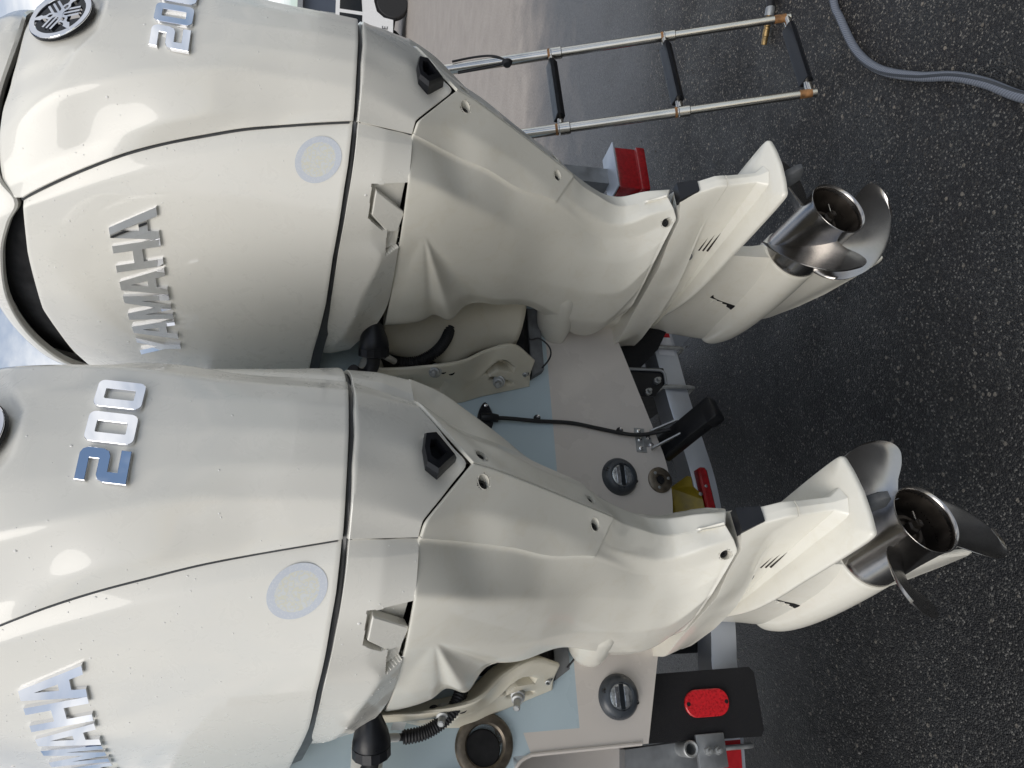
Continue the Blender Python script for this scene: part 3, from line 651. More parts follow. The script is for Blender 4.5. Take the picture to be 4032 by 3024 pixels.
    pe = lambda x, y, h: ec + np.array([1., 0, 0]) * x + eu * y + en * h
    em = prism('emblem', circle(.0545, 56), None, .0045, 'black_enamel', rear, lambda x, y, h: pe(x, y, h - .006))
    prism('emblem_ring', circle(.0535, 64), [circle(.0435, 64)[::-1]], .0045, 'chrome', rear, lambda x, y, h: pe(x, y, h - .0035), bev=.0006)
    fork = [(-.0105, -.034), (-.0065, -.034), (-.0065, -.010), (-.0018, -.006), (-.0018, -.034), (.0018, -.034), (.0018, -.006), (.0065, -.010), (.0065, -.034), (.0105, -.034), (.0105, -.006), (.0045, .002), (.0045, .008), (.0075, .013), (.0072, .020), (.0035, .025), (.0035, .030), (.0060, .033), (0, .0515), (-.0060, .033), (-.0035, .030), (-.0035, .025), (-.0072, .020), (-.0075, .013), (-.0045, .008), (-.0045, .002), (-.0105, -.006)]
    fork = [(x, y) for x, y in fork if True]
    hole_f = [(-.0030, .0135), (0, .0105), (.0030, .0135), (.0030, .019), (0, .022), (-.0030, .019)]
    for k, rt in enumerate((0, 120, 240)):
        c_, s_ = math.cos(math.radians(rt)), math.sin(math.radians(rt))
        prism('tuning_fork', [q for q in fork], [hole_f[::-1]], .0034 + .0002 * k, 'chrome', rear, lambda x, y, h: pe(x * c_ - y * s_, x * s_ + y * c_, h - .0022))
    # round decal on the side panel
    dC = None
    for m, sp_ in ((1, sides[0]),):
        s = 1.02; zc = .2385
        f = lambda a, b: np.array([*side_xy(np.array([a]), np.array([b]))[0], b])
        pts = []; rr = np.linspace(0, .0385, 14); th = np.linspace(0, 2 * math.pi, 49)
        du = np.linalg.norm(f(s + .1, zc) - f(s - .1, zc)) / .2
        G = []
        for r_ in rr:
            row = []
            for t_ in th:
                ss = s + r_ * math.cos(t_) / du; zz_ = zc + r_ * math.sin(t_); p = f(ss, zz_); d1 = f(ss + .05, zz_) - f(ss - .05, zz_); d2 = f(ss, zz_ + .01) - f(ss, zz_ - .01)
                nn = np.cross(d1, d2); nn /= np.linalg.norm(nn); nn = -nn if nn[0] > 0 else nn; row.append(p + nn * .0006)
            G.append(row)
        dc = sheet('round_decal', np.array(G), 'decal', sp_, mirror=(m < 0))
        uvl = dc.data.uv_layers.new(name='UVMap')
        for poly_ in dc.data.polygons:
            for li in poly_.loop_indices:
                vi = dc.data.loops[li].vertex_index; i, j = divmod(vi, 49)
                uvl.data[li].uv = (.5 + rr[i] / .0385 * .5 * math.cos(th[j]), .5 + rr[i] / .0385 * .5 * math.sin(th[j]))
    V, F = [], []
    hemi = [(0, 0, .62)] + [(.75 * math.cos(a), .75 * math.sin(a), .42) for a in np.linspace(0, 2 * math.pi, 6, endpoint=False)] + [(math.cos(a), math.sin(a), -.05) for a in np.linspace(0, 2 * math.pi, 6, endpoint=False)]
    hf = [(0, 1 + k, 1 + (k + 1) % 6) for k in range(6)] + [(1 + k, 7 + k, 7 + (k + 1) % 6, 1 + (k + 1) % 6) for k in range(6)]
    rr_ = np.random.default_rng(11)
    for gk, grid_, num in ((0, sg, 260), (1, rg, 110), (2, Pn, 50)):
        nn = grid_normals(grid_); sgn = np.sign(np.sum(nn * (grid_ - np.array([0, .33, grid_[..., 2].mean()])), axis=2)).mean(); nn = nn * (1 if sgn > 0 else -1)
        for q in range(num):
            u, v = rr_.random(), rr_.random()
            if gk == 0: u = 1 - u ** 1.0 * .95; v = v * .75; ok = (u > .35) or (rr_.random() < .25)
            elif gk == 1: ok = (u > .45) or (rr_.random() < .3)
            else: v = v * .8; ok = True
            if not ok: continue
            i, j = u * (grid_.shape[0] - 2), v * (grid_.shape[1] - 2); p = gsample(grid_, i, j); n_ = nn[int(i), int(j)]
            r = rr_.uniform(.0007, .0014) if rr_.random() < .92 else rr_.uniform(.0015, .0024)
            a_ = np.cross(n_, [0, 0, 1.]); a_ /= np.linalg.norm(a_) + 1e-9; b_ = np.cross(n_, a_); st_ = rr_.uniform(1, 1.5); b0 = len(V)
            for hx_, hy_, hz_ in hemi: V.append(p + r * (a_ * hx_ + b_ * hy_ * st_ + n_ * hz_ * .8))
            F += [tuple(b0 + t_ for t_ in f_) for f_ in hf]
    dp = mesh_obj('water_drops', V, F, 'water', root, sharp=0); dp['kind'] = 'stuff'
    return root, dict(Pn=Pn, side=sg, rear=rg)
def decal_material():
    m, t, b = new_mat('decal'); uv = t.nodes.new('ShaderNodeTexCoord'); sp = t.nodes.new('ShaderNodeVectorMath'); sp.operation = 'SUBTRACT'; sp.inputs[1].default_value = (.5, .5, 0)
    t.links.new(uv.outputs['UV'], sp.inputs[0]); ln = t.nodes.new('ShaderNodeVectorMath'); ln.operation = 'LENGTH'; t.links.new(sp.outputs[0], ln.inputs[0])
    n = t.nodes.new('ShaderNodeTexNoise'); n.inputs['Scale'].default_value = 9; n.inputs['Detail'].default_value = 5; t.links.new(uv.outputs['UV'], n.inputs['Vector'])
    rg_ = ramp(t, ln.outputs['Value'], [(0, (0, 0, 0)), (.365, (0, 0, 0)), (.372, (1, 1, 1)), (1, (1, 1, 1))])
    inn = ramp(t, n.outputs['Fac'], [(.40, (.64, .66, .66)), (.50, (.66, .64, .52)), (.56, (.60, .63, .66)), (.66, (.68, .67, .60))])
    vt = t.nodes.new('ShaderNodeTexVoronoi'); vt.inputs['Scale'].default_value = 26; t.links.new(uv.outputs['UV'], vt.inputs['Vector'])
    txt = ramp(t, vt.outputs['Distance'], [(.25, (.62, .645, .685)), (.45, (.56, .595, .655))])
    mxr = t.nodes.new('ShaderNodeMixRGB'); t.links.new(rg_.outputs[0], mxr.inputs[0]); t.links.new(inn.outputs[0], mxr.inputs[1]); t.links.new(txt.outputs[0], mxr.inputs[2])
    t.links.new(mxr.outputs[0], b.inputs['Base Color']); b.inputs['Roughness'].default_value = .25; b.inputs['Coat Weight'].default_value = .4
decal_material()
# ------------------------------------------------------------------ propeller (parts of the motor: hub, blades, nut)
def make_prop(root, phase, hand):
    pr = empty('propeller'); pr.parent = root
    tl = math.radians(4.4); ax = np.array([0, -math.cos(tl), -math.sin(tl)])   # pointing aft
    o = np.array([0, .193, -.954]); L = .186
    prof = [(-L, .0700), (-L + .004, .0722), (-L + .02, .0712), (-.08, .0690), (-.03, .0692), (-.01, .0706), (-.003, .0722), (0, .0728), (.0008, .0722), (0, .0706), (-.01, .0672), (-.05, .0640), (-.12, .0630)]
    loft('hub', lathe_pts([tuple(q) for q in prof], o, ax, 56), 'steel', pr, cap=False, sharp=50)
    loft('hub_bore', lathe_pts([(-.006, .0680), (-.03, .0650), (-.080, .0625), (-.085, .030), (-.085, .0005)], o, ax, 48), 'dark_brown', pr, cap=False)
    lathe('inner_hub', [(-.11, .036), (-.056, .0350), (-.053, .033), (-.053, .026), (-.060, .024), (-.060, .001)], o, ax, 'brown_metal', pr, 32)
    lathe('prop_nut', [(-.062, .0150), (-.034, .0145), (-.032, .0125), (-.030, .0098), (-.019, .0090), (-.018, .006), (-.021, .001)], o, ax, 'dark_brown', pr, 6, sharp=20)
    n1 = np.array([1., 0, 0]); b1 = np.cross(ax, n1)
    tube('cotter_pin', [o + ax * -.026 + n1 * .004, o + ax * -.022 + n1 * .015 + b1 * .004, o + ax * -.016 + n1 * .024 + b1 * .010], .0018, 'steel', pr, 8)
    Wq = lambda q: (.82 if q < .35 else .82 * math.sqrt(max(.0003, 1 - ((q - .35) / .65) ** 2.3)))
    Cq = lambda q: np.interp(q, [0, .3, .6, 1], [0, .05, .16, .36])
    for k in range(3):
        nq, ns = 36, 26; R_, A_ = .188, []
        top, bot = [], []
        for i in range(nq):
            q = i / (nq - 1); q2 = 1 - (1 - q) ** 1.9; r = .064 + (R_ - .064) * q2
            rt, rb = [], []
            for j in range(ns):
                s_ = -1 + 2 * j / (ns - 1); ph = s_ * Wq(q2) + Cq(q2); a_ = .0776 * ph - .105 + .050 * q2 ** 1.3 + .006 * (1 if s_ > .8 else 0) * (s_ - .8) * 5 * q2
                th = hand * ph + phase + k * 2 * math.pi / 3
                p = o + ax * a_ + r * (math.cos(th) * n1 + math.sin(th) * b1)
                tk = (.0068 * (1 - q2) + .0018) * math.sqrt(max(0.02, 1 - s_ * s_)) + .0006
                rt.append(p + ax * tk); rb.append(p - ax * tk)
            top.append(rt); bot.append(rb)
        T, B = np.array(top), np.array(bot)
        V = np.concatenate([T.reshape(-1, 3), B.reshape(-1, 3)]); F = grid_faces(nq, ns) + grid_faces(nq, ns, nq * ns, True)
        off = nq * ns
        for i in range(nq - 1):
            for j in (0, ns - 1):
                a, b = i * ns + j, (i + 1) * ns + j; f_ = (a, b, b + off, a + off); F.append(f_ if j == 0 else f_[::-1])
        for j in range(ns - 1):
            a, b = (nq - 1) * ns + j, (nq - 1) * ns + j + 1; F.append((a, b, b + off, a + off))
        o_ = mesh_obj('blade', V, F, 'steel', pr, sharp=60)
        bm = bmesh.new(); bm.from_mesh(o_.data); bmesh.ops.recalc_face_normals(bm, faces=bm.faces); bm.to_mesh(o_.data); bm.free()
    return pr
ENG = {'L': (np.array([[0.9762084, -0.2167013, 0.0075975], [0.2167013, 0.9762376, 0.0008331], [-0.0075975, 0.0008331, 0.9999708]]), np.array([0.3216158, 1.0515359, -0.2059213])),
       'R': (np.array([[0.9969285, -0.0780219, 0.0067916], [0.0780321, 0.9969501, -0.0012549], [-0.006673, 0.001781, 0.9999761]]), np.array([1.0416147, 1.0503005, -0.2061899]))}
def set_pose(o, s):
    R_, t_ = ENG[s]; m = Matrix.Identity(4)
    for i in range(3):
        for j in range(3): m[i][j] = float(R_[i][j])
        m[i][3] = float(t_[i])
    m[2][3] += HC; o.matrix_world = m
def copy_tree(o, parent=None):
    c = o.copy(); COL.objects.link(c); c.parent = parent
    for ch in list(o.children): copy_tree(ch, c)
    return c
engL, GR = make_engine()
engR = copy_tree(engL)
make_prop(engL, math.radians(50), -1); make_prop(engR, math.radians(16), 1)
set_pose(engL, 'L'); set_pose(engR, 'R')
tag(engL, 'nearer white outboard motor at the left, cut by the frame edge', 'outboard motor', 'twin outboard motors')
tag(engR, 'farther white outboard motor on the right, beside the steel ladder', 'outboard motor', 'twin outboard motors')
# ================================================================== MATERIALS FOR THE YARD AND THE BOAT
def ground_material():
    m, t, b = new_mat('asphalt')
    geo = t.nodes.new('ShaderNodeTexCoord'); sp = t.nodes.new('ShaderNodeSeparateXYZ'); t.links.new(geo.outputs['Object'], sp.inputs[0])
    def mth(op, a, b_=None, c=None):
        n = t.nodes.new('ShaderNodeMath'); n.operation = op
        for i, v in enumerate((a, b_, c)):
            if v is None: continue
            if isinstance(v, (int, float)): n.inputs[i].default_value = v
            else: t.links.new(v, n.inputs[i])
        return n.outputs[0]
    def mixc(f, a, b_, mode='MIX'):
        n = t.nodes.new('ShaderNodeMixRGB'); n.blend_type = mode
        for i, v in ((0, f), (1, a), (2, b_)):
            if isinstance(v, tuple): n.inputs[i].default_value = (*v, 1)
            elif isinstance(v, (int, float)): n.inputs[i].default_value = v
            else: t.links.new(v, n.inputs[i])
        return n.outputs[0]
    big = noise(t, .55, 5, .6); med = noise(t, 3.1, 6, .65); fine = noise(t, 60, 4, .6)
    # wet / dry limit wanders about y = 4.4
    lim = mth('ADD', sp.outputs[1], mth('MULTIPLY', mth('SUBTRACT', big.outputs['Fac'], .5), 3.0))
    lim = mth('ADD', lim, mth('MULTIPLY', mth('SUBTRACT', med.outputs['Fac'], .5), 1.1))
    dry = mth('SMOOTHSTEP' if False else 'MULTIPLY', mth('SUBTRACT', lim, 3.75), 1 / 1.3)
    cl = t.nodes.new('ShaderNodeClamp'); t.links.new(dry, cl.inputs[0]); dry = cl.outputs[0]
    v1 = t.nodes.new('ShaderNodeTexVoronoi'); v1.inputs['Scale'].default_value = 215; t.links.new(geo.outputs['Object'], v1.inputs['Vector'])
    v2 = t.nodes.new('ShaderNodeTexVoronoi'); v2.inputs['Scale'].default_value = 62; v2.inputs['Randomness'].default_value = 1; t.links.new(geo.outputs['Object'], v2.inputs['Vector'])
    s1 = t.nodes.new('ShaderNodeSeparateColor'); t.links.new(v1.outputs['Color'], s1.inputs[0]); s2 = t.nodes.new('ShaderNodeSeparateColor'); t.links.new(v2.outputs['Color'], s2.inputs[0])
    agg = ramp(t, s1.outputs[0], [(0, (.006, .006, .007)), (.60, (.012, .012, .013)), (.82, (.026, .026, .027)), (.93, (.055, .054, .050)), (1, (.15, .145, .135))])
    big_st = ramp(t, s2.outputs[1], [(0, (0, 0, 0)), (.90, (0, 0, 0)), (.93, (1, 1, 1))])
    in_st = ramp(t, v2.outputs['Distance'], [(.30, (1, 1, 1)), (.42, (0, 0, 0))])
    stc = ramp(t, s2.outputs[2], [(0, (.022, .021, .020)), (.6, (.06, .055, .047)), (1, (.16, .145, .125))])
    wetc = mixc(mixc(1.0, big_st.outputs[0], in_st.outputs[0], 'MULTIPLY'), agg.outputs[0], stc.outputs[0])
    # browner, half dry patch out to starboard; darker port side is shade in the colour
    px = mth('SUBTRACT', sp.outputs[0], 1.15); px = mth('MULTIPLY', px, 1.0)
    pm = mth('ADD', px, mth('MULTIPLY', mth('SUBTRACT', med.outputs['Fac'], .5), 1.2)); c2 = t.nodes.new('ShaderNodeClamp'); t.links.new(pm, c2.inputs[0])
    wetc = mixc(mth('MULTIPLY', c2.outputs[0], .62), wetc, mixc(1.0, wetc, (2.7, 2.45, 2.15), 'MULTIPLY'))
    wz = mth('MULTIPLY', mth('SUBTRACT', lim, 2.35), 1 / 1.1); c3 = t.nodes.new('ShaderNodeClamp'); t.links.new(wz, c3.inputs[0]); midz = c3.outputs[0]
    mid_sheen = mixc(.45, ramp(t, fine.outputs['Fac'], [(.35, (.055, .057, .062)), (.65, (.15, .152, .16))]).outputs[0], ramp(t, s1.outputs[1], [(0, (.05, .05, .055)), (.8, (.11, .11, .115)), (1, (.26, .25, .24))]).outputs[0])  # mid strip: wet grey plus pale bluish sky sheen mixed into the colour
    wetc = mixc(mth('MULTIPLY', midz, .85), wetc, mid_sheen)
    dcol = ramp(t, med.outputs['Fac'], [(.3, (.30, .265, .235)), (.7, (.40, .355, .315))])
    dc2 = mixc(.35, dcol.outputs[0], ramp(t, fine.outputs['Fac'], [(.35, (.16, .145, .13)), (.65, (.46, .42, .38))]).outputs[0])
    t.links.new(mixc(dry, wetc, dc2), b.inputs['Base Color'])
    rw = ramp(t, med.outputs['Fac'], [(.36, (.34, .34, .34)), (.64, (.68, .68, .68))]); b.inputs['Specular IOR Level'].default_value = .32
    t.links.new(mixc(dry, mixc(midz, rw.outputs[0], (.33, .33, .33)), (.85, .85, .85)), b.inputs['Roughness'])
    h = mth('MULTIPLY', v1.outputs['Distance'], -1.0); h = mth('ADD', h, mth('MULTIPLY', mth('MULTIPLY', big_st.outputs[0], in_st.outputs[0]), .8))
    h = mth('ADD', h, mth('MULTIPLY', fine.outputs['Fac'], .5))
    bn = t.nodes.new('ShaderNodeBump'); bn.inputs['Distance'].default_value = .004; t.links.new(h, bn.inputs['Height'])
    t.links.new(mth('SUBTRACT', .95, mth('MULTIPLY', dry, .6)), bn.inputs['Strength']); t.links.new(bn.outputs[0], b.inputs['Normal'])
ground_material()
simple('gelcoat_cream', (.64, .595, .55), .28, var=.03, scale=4, coat=.3)
simple('gelcoat_blue', (.47, .57, .62), .3, var=.04, scale=5, coat=.3)
simple('aluminium', (.52, .55, .60), .42, .55, var=.08, scale=9, bumps=.05, bscale=60)
simple('grey_metal', (.30, .31, .32), .5, .6, var=.2, scale=20, bumps=.15, bscale=90)
simple('galvanised', (.40, .41, .41), .5, .7, var=.25, scale=40)
simple('carpet', (.008, .008, .010), .95, var=.5, scale=120, bumps=.8, bscale=700, bd=.003)
simple('bronze', (.17, .145, .115), .42, .8, var=.3, scale=60)
simple('white_tape', (.62, .63, .66), .4, var=.06, scale=60)
simple('red_tape', (.42, .012, .018), .4, var=.1, scale=60)
simple('red_lens', (.36, .006, .010), .12, var=.25, scale=90, bumps=.4, bscale=260, coat=.5)
simple('red_reflector', (.60, .012, .020), .3, var=.3, scale=160, bumps=.8, bscale=480, coat=.4)
simple('amber_plastic', (.30, .215, .012), .35, var=.25, scale=40)
simple('lens_clear', (.42, .44, .46), .08, .7, var=.5, scale=90, bumps=.6, bscale=240)
simple('light_body', (.045, .052, .062), .32, var=.2, scale=40)
simple('stainless_rail', (.60, .57, .52), .17, 1.0, var=.1, scale=14, bumps=.04, bscale=90)
simple('rust', (.30, .15, .06), .6, .3, var=.5, scale=50)
simple('hose_grey', (.34, .36, .41), .5, var=.14, scale=120)
simple('brass', (.40, .27, .12), .38, .9, var=.3, scale=60)
simple('white_label', (.62, .62, .60), .5, var=.05)
simple('wheel_silver', (.55, .55, .56), .3, .8, var=.1)
simple('tyre', (.022, .022, .023), .8, var=.3)
simple('car_white', (.80, .80, .80), .25, var=.01, coat=.5)
simple('dark_glass', (.015, .018, .022), .08, var=.1)
simple('dark_print', (.02, .022, .028), .5, var=.1)
simple('shed_blue', (.06, .075, .105), .5, var=.1)
simple('stone', (.10, .095, .088), .8, var=.6, scale=40)
# ================================================================== GROUND
g = mesh_obj('ground', [(-400, -400, 0), (600, -400, 0), (600, 900, 0), (-400, 900, 0)], [(0, 1, 2, 3)], 'asphalt'); tag(g, kind='structure')
# loose chippings lying on the asphalt
V, F = [], []
ico = [(0, 0, 1), (.894, 0, .447), (.276, .851, .447), (-.724, .526, .447), (-.724, -.526, .447), (.276, -.851, .447), (.7, .5, -.35), (-.27, .8, -.35), (-.87, 0, -.35), (-.27, -.8, -.35), (.7, -.5, -.35)]
icf = [(0, 1, 2), (0, 2, 3), (0, 3, 4), (0, 4, 5), (0, 5, 1), (1, 6, 2), (2, 6, 7), (2, 7, 3), (3, 7, 8), (3, 8, 4), (4, 8, 9), (4, 9, 5), (5, 9, 10), (5, 10, 1), (1, 10, 6)]
for k in range(5200):
    x, y = rng.uniform(-.9, 3.2), rng.uniform(.6, 3.6); r = rng.uniform(.0012, .0032) if rng.random() < .93 else rng.uniform(.003, .0055)
    if x < .9 and rng.random() < .55: continue
    a = rng.uniform(0, 6.28); sx, sy, sz = r * rng.uniform(.8, 1.5), r * rng.uniform(.7, 1.1), r * rng.uniform(.5, .8); b0 = len(V)
    for vx, vy, vz in ico:
        j = rng.uniform(.82, 1.15); q = (vx * sx * j, vy * sy * j, vz * sz * j)
        V.append((x + q[0] * math.cos(a) - q[1] * math.sin(a), y + q[0] * math.sin(a) + q[1] * math.cos(a), sz * .4 + q[2]))
    F += [(b0 + a_, b0 + b_, b0 + c_) for a_, b_, c_ in icf]
tag(mesh_obj('loose_gravel', V, F, 'stone', smooth=False), 'tiny loose stone chips strewn over the dark asphalt', 'gravel', kind='stuff')
# ================================================================== BOAT
RK = math.tan(math.radians(6)); RK0 = math.tan(math.radians(12))
def trcv(x, z):
    y = 1.70 + (1.10 - z) * RK0; s_ = (1.70 + (1.10 - HC) * RK) / (y + (z - HC) * RK); return x * s_, HC + (z - HC) * s_
def ty(z, off=0.0): return 1.70 + (1.10 - z) * RK + off
boat = empty('boat', (0, 0, 0))
tag(boat, 'cream and pale blue boat stern seen behind the outboard motors', 'boat')
BX = .478
def bot(x):
    d = abs(x - BX); return .733 + .010 * min(d / .09, 1) ** 2 + max(0, d - .09) * .285 if d < 1.05 else .733 + .010 + .96 * .285
nx, nzr = 120, 40
xs = np.linspace(-.118, 1.30, nx)
def zband(a, b): return a, b
def transom_patch(name, z_lo, z_hi, mat, xs, off=0.0):
    P = np.zeros((nzr, len(xs), 3))
    for j, x in enumerate(xs):
        lo, hi = z_lo(x), z_hi(x)
        for i in range(nzr):
            z = lo + (hi - lo) * i / (nzr - 1); P[i, j] = (x, ty(z, off), z)
    return sheet(name, P, mat, boat, flip=True)
def zrec(x): return 1.16 + .027 * min(1, max(0, (x + .118) / .02)) if x < -.09 else 0
transom_patch('transom', lambda x: bot(x), lambda x: 1.050, 'gelcoat_cream', xs)
xs2 = np.linspace(-.075, 1.30, 90)
transom_patch('transom_blue', lambda x: 1.050, lambda x: 1.86, 'gelcoat_blue', xs2)
transom_patch('transom_edge', lambda x: 1.050, lambda x: 1.165 + max(0, (x + .118)) * .35, 'gelcoat_cream', np.linspace(-.118, -.075, 8))
transom_patch('transom_blue', lambda x: 1.165 + max(0, (x + .118)) * .35, lambda x: 1.86, 'gelcoat_blue', np.linspace(-.118, -.075, 8))
transom_patch('transom_blue', lambda x: 1.205, lambda x: 1.86, 'gelcoat_blue', np.linspace(-.62, -.118, 24))
# notch on the port side: rounded lip, return wall, recessed panel and step
lip = [(-.62, 1.205), (-.20, 1.205), (-.150, 1.203), (-.130, 1.192), (-.120, 1.170), (-.118, 1.14), (-.117, .905)]
lp = spl(lip, 60)
wall = np.array([[(x + d * .10 * (1 if z > 1.1 else .15), ty(z) + d, z - d * .12 * (1 if x < -.13 else 0)) for x, z in lp] for d in np.linspace(0, .16, 8)])
sheet('notch_wall', wall, 'gelcoat_cream', boat)
P = np.zeros((14, 14, 3))
for i, z in enumerate(np.linspace(.84, 1.20, 14)):
    for j, x in enumerate(np.linspace(-.62, -.10, 14)): P[i, j] = (x, ty(z, .155), z)
sheet('notch_panel', P, 'gelcoat_cream', boat, flip=True)
tube('notch_bead', [(x, ty(z, -.001), z) for x, z in lp], .004, 'gelcoat_cream', boat, 8)
# hull bottom and topsides running forward
hx = np.r_[np.linspace(-.72, BX - .09, 20), np.linspace(BX - .05, BX + .09, 6), np.linspace(BX + .14, 1.32, 20)]
P = np.array([[(x if k == 0 else BX + (x - BX) * (1 - .02 * k), 1.70 + (1.10 - bot(x)) * RK + .002 + k * .55 + (.0 if x > -.118 or k else .16), bot(x) + .012 * k) for x in hx] for k in range(9)])
sheet('hull_bottom', P, 'gelcoat_cream', boat)
for sx in (-.72, 1.32):
    P = np.array([[(BX + (sx - BX) * (1 - .02 * k) + (.0 if sx > BX else -.06) * q, ty(bot(sx) + (1.86 - bot(sx)) * q) + k * .55, bot(sx) + .012 * k + (1.86 - bot(sx)) * q) for q in np.linspace(0, 1, 8)] for k in range(9)])
    sheet('hull_side', P, 'gelcoat_blue', boat)
P = np.array([[(x, ty(1.86) + d, 1.86 + .02 * math.sin(min(1, d / .1) * 1.57)) for x in np.linspace(-.78, 1.32, 20)] for d in (0, .02, .05, .1, .3, .9)])
sheet('deck', P, 'gelcoat_cream', boat)
tn = np.array([0, -math.cos(math.radians(6)), -math.sin(math.radians(6))]); tu = np.array([0, -math.sin(math.radians(6)), math.cos(math.radians(6))]); txv = np.array([1., 0, 0])
def on_tr(x, z, h=0.0):
    x, z = trcv(x, z); return np.array([x, ty(z), z]) + tn * h
# underwater lights
def uw_light(x, z, lab):
    p = on_tr(x, z); R_ = []
    body = loft('underwater_light', lathe_pts([(0, .049), (.006, .0485), (.015, .043), (.020, .036), (.021, .030), (.017, .0285)], p, tn, 48), 'light_body', boat, sharp=30, cap=False)
    ln = lathe('lens', [(.010, .0287), (.0168, .0287), (.0185, .026), (.0192, .001)], p, tn, 'lens_clear', body, 40)
    for k, dx in enumerate((-.012, 0.0, .012)):
        c = p + tn * .0205 + tu * dx; hw = (.021, .0265, .021)[k]
        V = [c + txv * (sx * hw) + tu * (sz * (.0042 if k != 1 else .0052)) + tn * h for h in (-.003, .001) for sx, sz in ((-1, -1), (1, -1), (1, 1), (-1, 1))]
        mesh_obj('led_bar', V, [(0, 1, 2, 3), (7, 6, 5, 4), (0, 4, 5, 1), (1, 5, 6, 2), (2, 6, 7, 3), (3, 7, 4, 0)], ('lens_clear', 'dark_glass', 'chrome')[k], body, smooth=False)
    for an in (70, 250):
        q = p + (txv * math.cos(math.radians(an)) + tu * math.sin(math.radians(an))) * .041
        lathe('screw', [(.010, .0048), (.0165, .0048), (.0175, .003), (.0155, .001)], q, tn, 'screw_black', body, 14)
    body['label'] = lab
uw_light(-.018, .943, 'round underwater light left of the nearer motor'); uw_light(.502, .869, 'round underwater light between the two motors')
dr = lathe('drain_fitting', [(0, .034), (.004, .034), (.007, .030), (.008, .014), (.004, .0115), (-.02, .011)], on_tr(.501, .745), tn, 'bronze', boat, 36)
lathe('drain_hole', [(.0045, .0112), (.0047, .0005)], on_tr(.501, .745), tn, 'black_void', dr, 24)
for k in range(3):
    a = math.radians(40 + 120 * k); lathe('screw', [(.006, .0045), (.0085, .0042), (.0092, .002)], on_tr(.501, .745) + (txv * math.cos(a) + tu * math.sin(a)) * .0225, tn, 'galvanised', dr, 12)
ex = lathe('exhaust_ring', [(0, .062), (.005, .063), (.010, .060), (.0125, .054), (.0125, .044), (.008, .040), (-.03, .0385)], on_tr(-.091, 1.272), tn, 'bronze', boat, 48)
lathe('flap_seal', [(.004, .039), (.0065, .036), (.0068, .001)], on_tr(-.098, 1.277), tn, 'black_void', ex, 36)
# rub strip left of the frame edge
P = [on_tr(-.155, 1.36, 0) + tu * a + txv * b_ + tn * h for h in (0.0, .012) for a, b_ in ((-.026, -.4), (-.026, .012), (.030, .012), (.030, -.4))]
mesh_obj('transom_pad', P, [(0, 1, 2, 3), (7, 6, 5, 4), (0, 4, 5, 1), (1, 5, 6, 2), (2, 6, 7, 3), (3, 7, 4, 0)], 'grey_metal', boat, smooth=False)
# ================================================================== TRANSDUCER
td = empty('transducer', on_tr(.60, .79))
def kid(o): o.location = -Vector(td.location) + o.location; o.parent = td; return o
V = [on_tr(.608 + sx * .0335, .790 + sz * .0155, h) for h in (.0, .003) for sx, sz in ((-1, -1), (1, -1), (1, 1), (-1, 1))]
kid(mesh_obj('mount_plate', V, [(3, 2, 1, 0), (4, 5, 6, 7), (0, 1, 5, 4), (1, 2, 6, 5), (2, 3, 7, 6), (3, 0, 4, 7)], 'galvanised', smooth=False))
for sx in (-.024, 0, .024):
    kid(lathe('screw', [(.003, .0058), (.006, .0055), (.0072, .003), (.0074, .0003)], on_tr(.608 + sx, .793), tn, 'chrome', None, 14))
V = [on_tr(.604 + sx * .012, .770 + sz * .013, h) for h in (.0, .006) for sx, sz in ((-1, -1), (1, -1), (1, 1), (-1, 1))]
kid(mesh_obj('hinge', V, [(3, 2, 1, 0), (4, 5, 6, 7), (0, 1, 5, 4), (1, 2, 6, 5), (2, 3, 7, 6), (3, 0, 4, 7)], 'galvanised', smooth=False))
for sx in (-.008, .010):
    kid(lathe('bolt', [(.0, .0075), (.010, .0075), (.012, .005), (.013, .0005)], on_tr(.604 + sx * 1.2, .764 + sx * .5), tn, 'chrome', None, 6, sharp=20))
for xa, xb in ((.632, .655), (.585, .615)):
    a0, a1 = on_tr(xa, .757, .004), on_tr(xb, .695, .055); d = a1 - a0
    R_ = []
    for t_ in np.linspace(0, 1, 8):
        c = a0 + d * t_; wv_ = .015 * (1 - .35 * t_)
        R_.append([c + txv * .002 + tu * wv_ * .5 + tn * wv_, c - txv * .002 + tu * wv_ * .5 + tn * wv_, c - txv * .002 - tn * wv_ * .6, c + txv * .002 - tn * wv_ * .6])
    kid(loft('arm', R_, 'galvanised', None, sharp=30))
bc = np.array([.612, 1.70, .735]); B1 = np.array([.64, 1.723, .668])
bx_ = box('sonar_body', (0, 0, 0), (.070, .165, .034), 'black_plastic', None, bev=.006)
c0 = np.array([.612, 1.71, .688]); fw = np.array([.36, -.80, -.48]); fw /= np.linalg.norm(fw); rt_ = np.cross(fw, [0, 0, 1]); rt_ /= np.linalg.norm(rt_); upv = np.cross(rt_, fw)
mt = Matrix.Identity(4)
for i in range(3): mt[i][0], mt[i][1], mt[i][2], mt[i][3] = float(rt_[i]), float(fw[i]), float(upv[i]), float(c0[i])
bx_.data.transform(mt); kid(bx_)
bx2 = box('sonar_nose', (0, .092, -.004), (.074, .040, .042), 'black_plastic', None, bev=.009); bx2.data.transform(mt); kid(bx2)
cab = spl([on_tr(.625, 1.215, .012), on_tr(.627, 1.17, .013), on_tr(.630, 1.093, .008), on_tr(.635, 1.0, .006), on_tr(.628, .92, .006), on_tr(.620, .85, .008), on_tr(.618, .80, .014), on_tr(.625, .755, .022), on_tr(.632, .715, .040)], 60)
kid(tube('cable', cab, .0052, 'rubber', None, 12))
